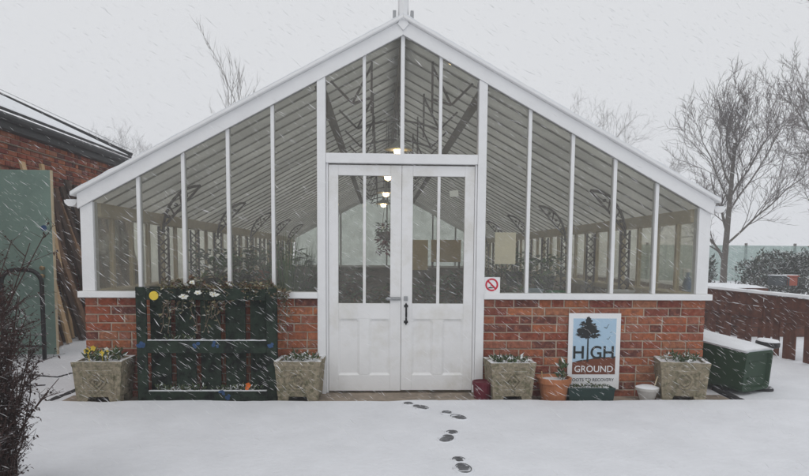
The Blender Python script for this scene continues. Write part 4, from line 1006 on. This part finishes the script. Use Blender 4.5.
# raised beds behind the fence with snow on top
for (x0, x1, y0, y1, h_, lab) in ((5.6, 7.4, 4.2, 6.0, .46, 'timber raised bed under snow directly behind the low fence'), (5.5, 8.6, 8.2, 9.8, .58, 'long timber raised bed under snow further behind the low fence')):
    t = thing('raised_bed', lab, 'raised bed', ((x0 + x1) / 2, (y0 + y1) / 2, ZB)); a, b = (x1 - x0) / 2, (y1 - y0) / 2
    for i in range(3):
        z0, z1 = h_ / 3 * i + .004, h_ / 3 * (i + 1) - .004
        MB().box(-a, a, -b, -b + .03, z0, z1).build('board', M['fence'], t); MB().box(-a, a, b - .03, b, z0, z1).build('board', M['fence'], t)
        MB().box(-a, -a + .03, -b + .031, b - .031, z0, z1).build('board', M['fence'], t); MB().box(a - .03, a, -b + .031, b - .031, z0, z1).build('board', M['fence'], t)
    mb = MB(); m_ = 14
    mb.v = [(-a * 1.01 + 2.02 * a * i / m_, -b * 1.01 + 2.02 * b * j / m_, h_ + (.0 if i in (0, m_) or j in (0, m_) else .05 + .025 * noise.noise(V((i * .6, j * .6, x0))))) for j in range(m_ + 1) for i in range(m_ + 1)]
    mb.f = [(j * (m_ + 1) + i, j * (m_ + 1) + i + 1, (j + 1) * (m_ + 1) + i + 1, (j + 1) * (m_ + 1) + i) for j in range(m_) for i in range(m_)]
    mb.build('snow_cap', M['snowcap'], t, smooth=True)
def crate(u, y, wx, h_, m, label, z):
    p_ = on_y(u, 285, y); t = thing('storage_crate', label, 'crate', (p_.x, y, z))
    MB().box(-wx / 2, wx / 2, -wx / 2, wx / 2, 0, h_).build('body', m, t, bevel=.01)
    for s in (-1, 1): MB().box(s * wx / 2 - .012, s * wx / 2 + .012, -wx / 2 - .012, -wx / 2 + .02, 0, h_ + .002).build('corner_strip', M['darkbox'], t)
    MB().box(-wx / 2 - .015, wx / 2 + .015, -wx / 2 - .02, wx / 2 + .015, h_ + .001, h_ + .03).build('lid', m, t, bevel=.005)
    MB().box(-wx / 2, wx / 2, -wx / 2, wx / 2, h_ + .031, h_ + .05).build('snow_cap', M['snowcap'], t, bevel=.008)
crate(790, 8.5, .22, .20, M['redbox'], 'faded red crate on the snowy bed before the shrubs', ZB + .63)
crate(777.5, 8.6, .30, .19, M['darkbox'], 'dark grey crate on the snowy bed beside the red crate', ZB + .63)

# evergreen shrubs
def shrub(u, y, rx, h_, n, label, seed):
    p_ = on_y(u, 260, y); q = random.Random(seed); t = thing('evergreen_shrub', label, 'shrub', (p_.x, y, ZB), 0, 'dark evergreen shrubs beyond the low fence')
    st = MB(); mb = MB()
    for i in range(16):
        a = q.uniform(0, 2 * pi); e = q.uniform(.2, .95)
        st.tube([(0, 0, 0), (cos(a) * rx * e * .5, sin(a) * rx * e * .5, h_ * .4), (cos(a) * rx * e, sin(a) * rx * e, h_ * q.uniform(.6, 1.0) * sqrt(1 - .5 * e * e))], [.03, .015, .005], 4)
    for i in range(n):
        a, e, zf = q.uniform(0, 2 * pi), q.random() ** .45, q.random() ** .7
        lump = 1 + .28 * noise.noise(V((cos(a) * 1.7 + seed, sin(a) * 1.7, zf * 3)))
        p = V((cos(a) * rx * e * lump * sqrt(max(.05, 1 - zf * zf * .75)), sin(a) * rx * e * lump * sqrt(max(.05, 1 - zf * zf * .75)), .05 + h_ * zf * lump * .92))
        mb.leaf(p, (q.uniform(-1, 1), q.uniform(-1, 1), q.uniform(-.2, 1.2)), (q.uniform(-1, 1), q.uniform(-1, 1), 1), q.uniform(.08, .20), q.uniform(.03, .07))
    st.build('stem', M['bark'], t); mb.build('foliage', M['hedge'], t)
for a in ((757, 12.5, .75, 1.15, 900, 'dark evergreen shrub closest to the tree trunk', 1), (775, 13.0, .95, 1.35, 1300, 'broad dark evergreen shrub behind the dark grey crate', 2), (797, 12.0, .85, 1.45, 1300, 'tall dark evergreen shrub right behind the red crate', 3), (817, 11.5, .9, 1.25, 1000, 'dark evergreen shrub right of the tall shrub, beyond the fence', 4), (708, 14.5, .30, 1.25, 400, 'narrow dark shrub against the glasshouse corner', 5)): shrub(*a)

# windbreak netting
yN = 26.0
x0, x1 = on_y(640, 250, yN).x, on_y(960, 250, yN).x; hN = on_y(745, 245.5, yN).z - ZB
t = thing('windbreak_net', 'pale green windbreak netting on posts across the field edge', 'net', ((x0 + x1) / 2, yN, ZB)); w2 = (x1 - x0) / 2
MB().box(-w2, w2, -.004, .004, .02, hN).build('netting', M['net'], t)
k = -w2 + .4
while k < w2: MB().box(k - .05, k + .05, .01, .11, 0, hN + .12).build('post', M['bark'], t); k += 2.6

# trees
def tree(x, y, H, seed, label, spread_=.5, lean=(0, 0), r0=.12, dens=1.0, clear=.25, fine=1.0, levels=4, trop=.05, wob=.05):
    q = random.Random(seed); t = thing('bare_tree', label, 'tree', (x, y, ZB), 0, 'bare winter trees around the glasshouse')
    tr, cr = MB(), MB()
    def grow(p, d, L, r, lev):
        n = 5 if lev < 2 else 4 if lev == 2 else 3; pts = [V(p)]; rad = [r]; d = V(d).normalized()
        end = .45 if lev == 0 else .25
        for i in range(n):
            j = wob if lev == 0 else .24
            d = (d + V((q.uniform(-j, j), q.uniform(-j, j), q.uniform(-j, j) + (trop if lev > 0 else 0)))).normalized()
            pts.append(pts[-1] + d * (L / n)); rad.append(r * (1 - (1 - end) * (i + 1) / n))
        (tr if lev < 2 else cr).tube(pts, rad, (7, 5, 4, 3, 3)[lev], cap=False)
        if lev >= levels: return
        kids = int((9, 8, 7, 5)[lev] * dens + q.random())
        for i in range(kids):
            f = (clear + (1 - clear) * (i + q.random()) / kids) if lev == 0 else (.15 + .85 * (i + q.random()) / kids)
            k = min(n - 1, int(f * n)); ff = f * n - k
            pp = pts[k].lerp(pts[k + 1], ff); dd = (pts[k + 1] - pts[k]).normalized()
            a = q.uniform(0, 2 * pi); o = dd.orthogonal().normalized(); o = Matrix.Rotation(a, 3, dd) @ o
            sp = spread_ * q.uniform(.7, 1.5)
            nd = (dd + o * sp * 1.5 + V((0, 0, .15))).normalized()
            l2 = L * ((.62, .52, .5, .48)[lev]) * q.uniform(.65, 1.15) * (1.15 - .55 * f if lev == 0 else 1)
            grow(pp, nd, l2, max(.0035 * fine, (rad[k] * (1 - ff) + rad[k + 1] * ff) * q.uniform(.40, .62)), lev + 1)
    grow((0, 0, -.1), (lean[0], lean[1], 1), H * .80, r0, 0)
    tr.build('trunk', M['bark'], t); cr.build('crown', M['twig'], t)
    return t
def tree_at(u, y, H, *a, **k): p_ = on_y(u, 270, y); return tree(p_.x, y, H, *a, **k)
tree_at(724, 17, 6.9, 133, 'bare tree standing beside the right glasshouse corner', .50, (0, 0), .13, 1.2, .2, 2.1)
tree_at(834, 19, 10.2, 102, 'large bare tree spreading in beyond the low fence', .52, (-.03, 0), .19, 1.2, .12, 2.4)
tree_at(590, 60, 16.5, 103, 'far bare tree showing its top above the right roof slope', .5, (0, 0), .2, .8, .3, 3.6)
tree_at(560, 62, 17.8, 104, 'far bare tree behind the upper right roof slope', .5, (0, 0), .2, .7, .3, 3.6)
tree_at(652, 64, 12.2, 105, 'low far bare tree behind the lower right roof slope', .5, (0, 0), .2, .8, .3, 3.6)
tree_at(240, 24, 10.1, 116, 'thin bare tree rising above the left roof slope', .22, (0, 0), .085, .6, .62, 2.6, 3, .08, .015)
tree_at(126, 82, 16.0, 107, 'distant pale bare tree beyond the brick outbuilding', .5, (0, 0), .2, 1.0, .3, 4.5)
tree_at(150, 86, 15.6, 108, 'distant pale bare tree between outbuilding and glasshouse roof', .5, (0, 0), .2, 1.0, .3, 4.5)
tree_at(105, 88, 16.6, 109, 'most distant pale bare tree by the outbuilding roof end', .5, (0, 0), .2, 1.0, .3, 4.5)

# ------------------------------------------------------------------ left side: brick outbuilding, door, timber, rail, bush
BX = -5.35; BY0, BY1 = -3.0, 7.15
zf = on_x(60, 138, BX).z; zfe = on_x(113, 160.5, BX).z
OB = thing('brick_outbuilding', 'long red brick outbuilding with black fascia and snowy roof', 'building', (BX, BY0, ZB))
HF = (zf + zfe) / 2 - ZB; Lb = BY1 - BY0
MB().box(-5, -.02, 0, Lb, -.1, HF - .05).build('wall', M['mortar'], OB)
mb = MB(); q = random.Random(6); brick_run(mb, (-.02, 2.5, 0), (0, 1), (1, 0), Lb - 2.5, int((HF - .2) / .075), .0, q, .02); 
brick_run(mb, (.012, 0, 0), (0, 1), (1, 0), Lb, 1, HF - .62, q, .02); brick_run(mb, (.03, 0, 0), (0, 1), (1, 0), Lb, 3, HF - .30, q, .02)
mb.build('brick_facing', M['brickfar'], OB, kind='stuff')
MB().box(-.01, .015, 0, Lb, HF - .62, HF - .555).build('corbel_backing', M['mortar'], OB); MB().box(-.01, .032, 0, Lb, HF - .31, HF - .06).build('eaves_backing', M['mortar'], OB)
MB().box(.0, .16, -.1, Lb + .12, HF - .16, HF + .06).build('fascia', M['slate'], OB, bevel=.01)
MB().tube([(.19, -.1, HF - .01), (.19, Lb + .12, HF - .01)], .055, 10).build('gutter', M['slate'], OB)
pt = .455
MB().prism([(.20, HF + .061), (.20, HF + .10), (-5.2, HF + .10 + 5.4 * pt), (-5.2, HF + .061 + 5.4 * pt)], -.1, Lb + .10).build('roof', M['slate'], OB)
MB().prism([(.17, HF + .101), (.14, HF + .14), (-5.2, HF + .175 + 5.4 * pt), (-5.2, HF + .102 + 5.4 * pt)], -.1, Lb + .06).build('roof_snow', M['snowcap'], OB)
MB().bar((.2, Lb + .12, HF + .14), (-5.2, Lb + .12, HF + .14 + 5.4 * pt), .07, .05, (0, 0, 1)).build('verge_board', M['slate'], OB)
MB().bar((.2, Lb + .06, HF + .235), (-5.2, Lb + .06, HF + .235 + 5.4 * pt), .012, .03, (0, 0, 1)).build('verge_trim', M['steel'], OB)
# open door leaf
a, b = on_y(56.5, 353, 2.2), on_y(48.5, 170, 2.2)
t = thing('open_door', 'open teal painted door leaf with blue tag by the brick outbuilding', 'door', (BX + .02, 2.2, ZB + .01)); wd = a.x - BX - .02; hh = b.z - ZB - .01
MB().box(0, wd, 0, .05, .02, hh).build('leaf', M['teal'], t, bevel=.004)
MB().box(wd + .0005, wd + .012, .004, .046, .02, hh).build('edge_strip', M['cream'], t)
p_ = on_y(44, 228, 2.2); MB().tube([(p_.x - BX - .02, -.0005, p_.z - ZB - .01), (p_.x - BX - .02, -.006, p_.z - ZB - .01)], .035, 16).build('round_tag', M['bluepaint'], t)
for v in (268, 276):
    p_ = on_y(42, v, 2.2); kx, kz_ = p_.x - BX - .02 + .02, p_.z - ZB - .01
    MB().tube([(kx, -.0005, kz_), (kx, -.02, kz_), (kx, -.03, kz_), (kx, -.05, kz_), (kx, -.06, kz_)], [.02, .012, .024, .028, .015], 12).build('door_knob', M['brass'], t)
for z in (.3, 1.1, 1.9): MB().box(.0, .09, -.012, -.0006, z, z + .05).build('hinge', M['blackmetal'], t)
# hoop rail in front of it
pr = on_z(44, 356, ZB); pr.y = 2.0; pr.x = on_y(44, 340, 2.0).x; pl = V((pr.x - .47, pr.y, ZB)); ht = on_y(25, 270, pr.y).z - ZB; w2 = .235
t = thing('hoop_rail', 'black tubular hoop rail standing before the teal door', 'rail', ((pr.x + pl.x) / 2, pr.y, ZB))
pts = [(w2, 0, -.02), (w2, 0, ht - .16)] + [(w2 - .16 + .16 * cos(i * pi / 12), 0, ht - .16 + .16 * sin(i * pi / 12)) for i in range(1, 7)] + [(-w2 + .16 + .16 * cos(i * pi / 12), 0, ht - .16 + .16 * sin(i * pi / 12)) for i in range(6, 12)] + [(-w2, 0, ht - .16), (-w2, 0, -.02)]
MB().tube(pts, .026, 10).build('hoop', M['blackmetal'], t, smooth=True)
MB().tube([(-w2, 0, .16), (w2, 0, .16)], .013, 8).build('cross_bar', M['blackmetal'], t)
# timber leaning on the wall
q = random.Random(15)
for i in range(46):
    y = 2.6 + i * .092 + q.uniform(-.03, .03); fresh = i in (7, 13)
    lean = q.uniform(.30, .75); L = q.uniform(2.15, 2.5) if not fresh else 2.55
    z1 = sqrt(L * L - lean * lean); xb = BX + .06 + lean + (.22 if fresh else q.uniform(0, .16))
    mb = MB(); wd = q.uniform(.08, .15)
    mb.bar((0, 0, 0), (-lean, q.uniform(-.08, .08), z1), wd, q.uniform(.03, .05), (0, 1, 0))
    o = mb.build('timber_board', M['newtimber'] if fresh else M['timber'], None, bevel=.004); o.location = (xb, y, ZB + .015)
    tag(o, ('fresh pale timber board standing out among the dark leaning boards' if fresh else 'dark rough timber board leaning on the brick wall behind the teal door'), 'board', 'fresh timber boards leaning on the outbuilding' if fresh else 'dark timber boards leaning on the outbuilding')
# timber edgings half under the snow
for k, (p0, p1, wd, lab) in enumerate((((30, 408), (84, 386), .055, 'black timber edging in the snow beside the corner planter'), ((30, 374.5), (58, 376.5), .03, 'thin dark edging strip showing in the snow by the hoop rail'), ((58, 376.5), (72, 372.5), .03, 'short dark edging strip meeting the thin strip in snow'), ((22, 386), (45, 384.5), .035, 'dark edging strip in snow nearest the twiggy bush'))):
    a, b = on_z(*p0, ZB + .01), on_z(*p1, ZB + .01); a.z = b.z = 0; c = (a + b) / 2
    a.y = max(a.y, YE + .03)
    c = (a + b) / 2
    mb = MB(); d = (b - a); n_ = 8; sd = V((-d.y, d.x, 0)).normalized()
    for i in range(n_):
        mb.bar(a + d * (i / n_) - c + sd * q.uniform(-.008, .008), a + d * ((i + 1.02) / n_) - c + sd * q.uniform(-.008, .008), .04, wd * q.uniform(.6, 1.15), (0, 0, 1))
    o = mb.build('timber_edging', M['edging']); o.location = (c.x, c.y, ZB - .013); tag(o, lab, 'edging')
# overturned-bin side: dark boards lying in the snow
a, b = on_z(715, 388, ZB + .02), on_z(744, 402, ZB + .02)
mb = MB().bar(a - (a + b) / 2, b - (a + b) / 2, .05, .07, (0, 0, 1)); o = mb.build('timber_edging', M['edging'], bevel=.004); o.location = (a + b) / 2; o.location.z = ZB + .005; tag(o, 'dark board lying in the snow under the overturned bin', 'edging')

# twiggy bush at the left edge
q = random.Random(31)
pb = on_z(-12, 560, ZF); pb = V((-2.10, -2.65, ZF))
t = thing('bare_bush', 'dense dark twiggy bare bush dusted with snow at the left edge', 'bush', pb)
st, tw = MB(), MB()
def sprig(p, d, L, r, lev):
    pts = [V(p)]; d = V(d).normalized(); n = 5 if lev == 0 else 3
    for i in range(n):
        d = (d + V((q.uniform(-.22, .22), q.uniform(-.22, .22), q.uniform(-.14, .2)))).normalized(); pts.append(pts[-1] + d * L / n)
    (st if lev == 0 else tw).tube(pts, [r * (1 - .7 * i / n) for i in range(n + 1)], 4 if lev == 0 else 3, cap=False)
    if lev < 2:
        for i in range(16 if lev == 0 else 6):
            k = q.randrange(n); pp = pts[k].lerp(pts[k + 1], q.random()); a = q.uniform(0, 2 * pi)
            sprig(pp, d * .5 + V((cos(a), sin(a), q.uniform(-.2, .7))), L * (.11 if lev == 0 else .6) * q.uniform(.5, 1.2), r * .45, lev + 1)
    if lev == 2 and q.random() < .55:
        for k in range(2): tw.leaf(pts[-1 - k], (q.uniform(-1, 1), q.uniform(-1, 1), q.uniform(-1, .5)), (q.uniform(-1, 1), 0, 1), q.uniform(.012, .024), .010)
for i in range(210):
    a = q.uniform(0, 2 * pi); e = sqrt(q.random()); hgt = q.uniform(.65, 1.2) * (1 - .2 * e)
    if i < 7: hgt, e = q.uniform(1.15, 1.4), e * .5
    sprig((cos(a) * .21 * e - .03, sin(a) * .3 * e, 0), (cos(a) * .10 * e - .03, sin(a) * .2 * e, 1), hgt, .0065, 0)
st.build('stem', M['bushtwig'], t); tw.build('twigs', M['bushtwig'], t)

# ------------------------------------------------------------------ falling snow and the misty air
q = random.Random(99)
mb = MB(); wind = V((.80, -.10, -.56)).normalized()
def flake(p, L, r):
    d = (wind + V((q.uniform(-.26, .26), q.uniform(-.4, .4), q.uniform(-.26, .26)))).normalized(); a = d.orthogonal().normalized(); b = d.cross(a); k = len(mb.v)
    mb.v += [tuple(p - d * L / 2), tuple(p + d * L / 2)] + [tuple(p + d * L * .08 + (a * cos(i * 2.094) + b * sin(i * 2.094)) * r) for i in range(3)]
    for i in range(3): j = (i + 1) % 3; mb.f += [(k, k + 2 + j, k + 2 + i), (k + 1, k + 2 + i, k + 2 + j)]
def inside(p): return (abs(p.x) < 2.95 and -.10 < p.y < LEN + .1 and p.z < rz(p.x) + .35) or (p.x < BX + .3) or p.z < .05
nfl = 0
while nfl < 18000:
    p = V((q.uniform(-5.2, 5.6), q.uniform(-3.3, -.12), q.uniform(.05, 4.2)))
    if inside(p) or q.random() < (p.z - 1.8) * .35: continue
    s = q.choice((.5, .7, .8, .9, 1, 1.2)); flake(p, .046 * s * q.uniform(.7, 1.3), q.choice((.0006, .0008, .0010, .0013)) * s); nfl += 1
while nfl < 25000:
    p = V((q.uniform(-8, 12), q.uniform(-.12, 12), q.uniform(.05, 5)))
    if inside(p): continue
    s = q.choice((.8, 1, 1.2)); flake(p, .045 * s * q.uniform(.7, 1.3), .0014 * s); nfl += 1
o = mb.build('falling_snow', M['flake'], kind='stuff'); tag(o, 'wind driven snowflakes falling across the whole view', 'snowflakes')

hz = MB().box(-170, 170, -170, 170, -1.2, 24)
hm = bpy.data.materials.new('misty_air'); hm.use_nodes = True; n = hm.node_tree.nodes; n.remove(n['Principled BSDF'])
pv = n.new('ShaderNodeVolumePrincipled'); pv.inputs['Color'].default_value = (0.95, 0.96, 0.98, 1); pv.inputs['Density'].default_value = 0.0055; pv.inputs['Anisotropy'].default_value = 0.0
hm.node_tree.links.new(pv.outputs[0], n['Material Output'].inputs['Volume'])
o = hz.build('haze', hm, kind='stuff'); tag(o, 'pale misty snow filled air over the whole place', 'haze')
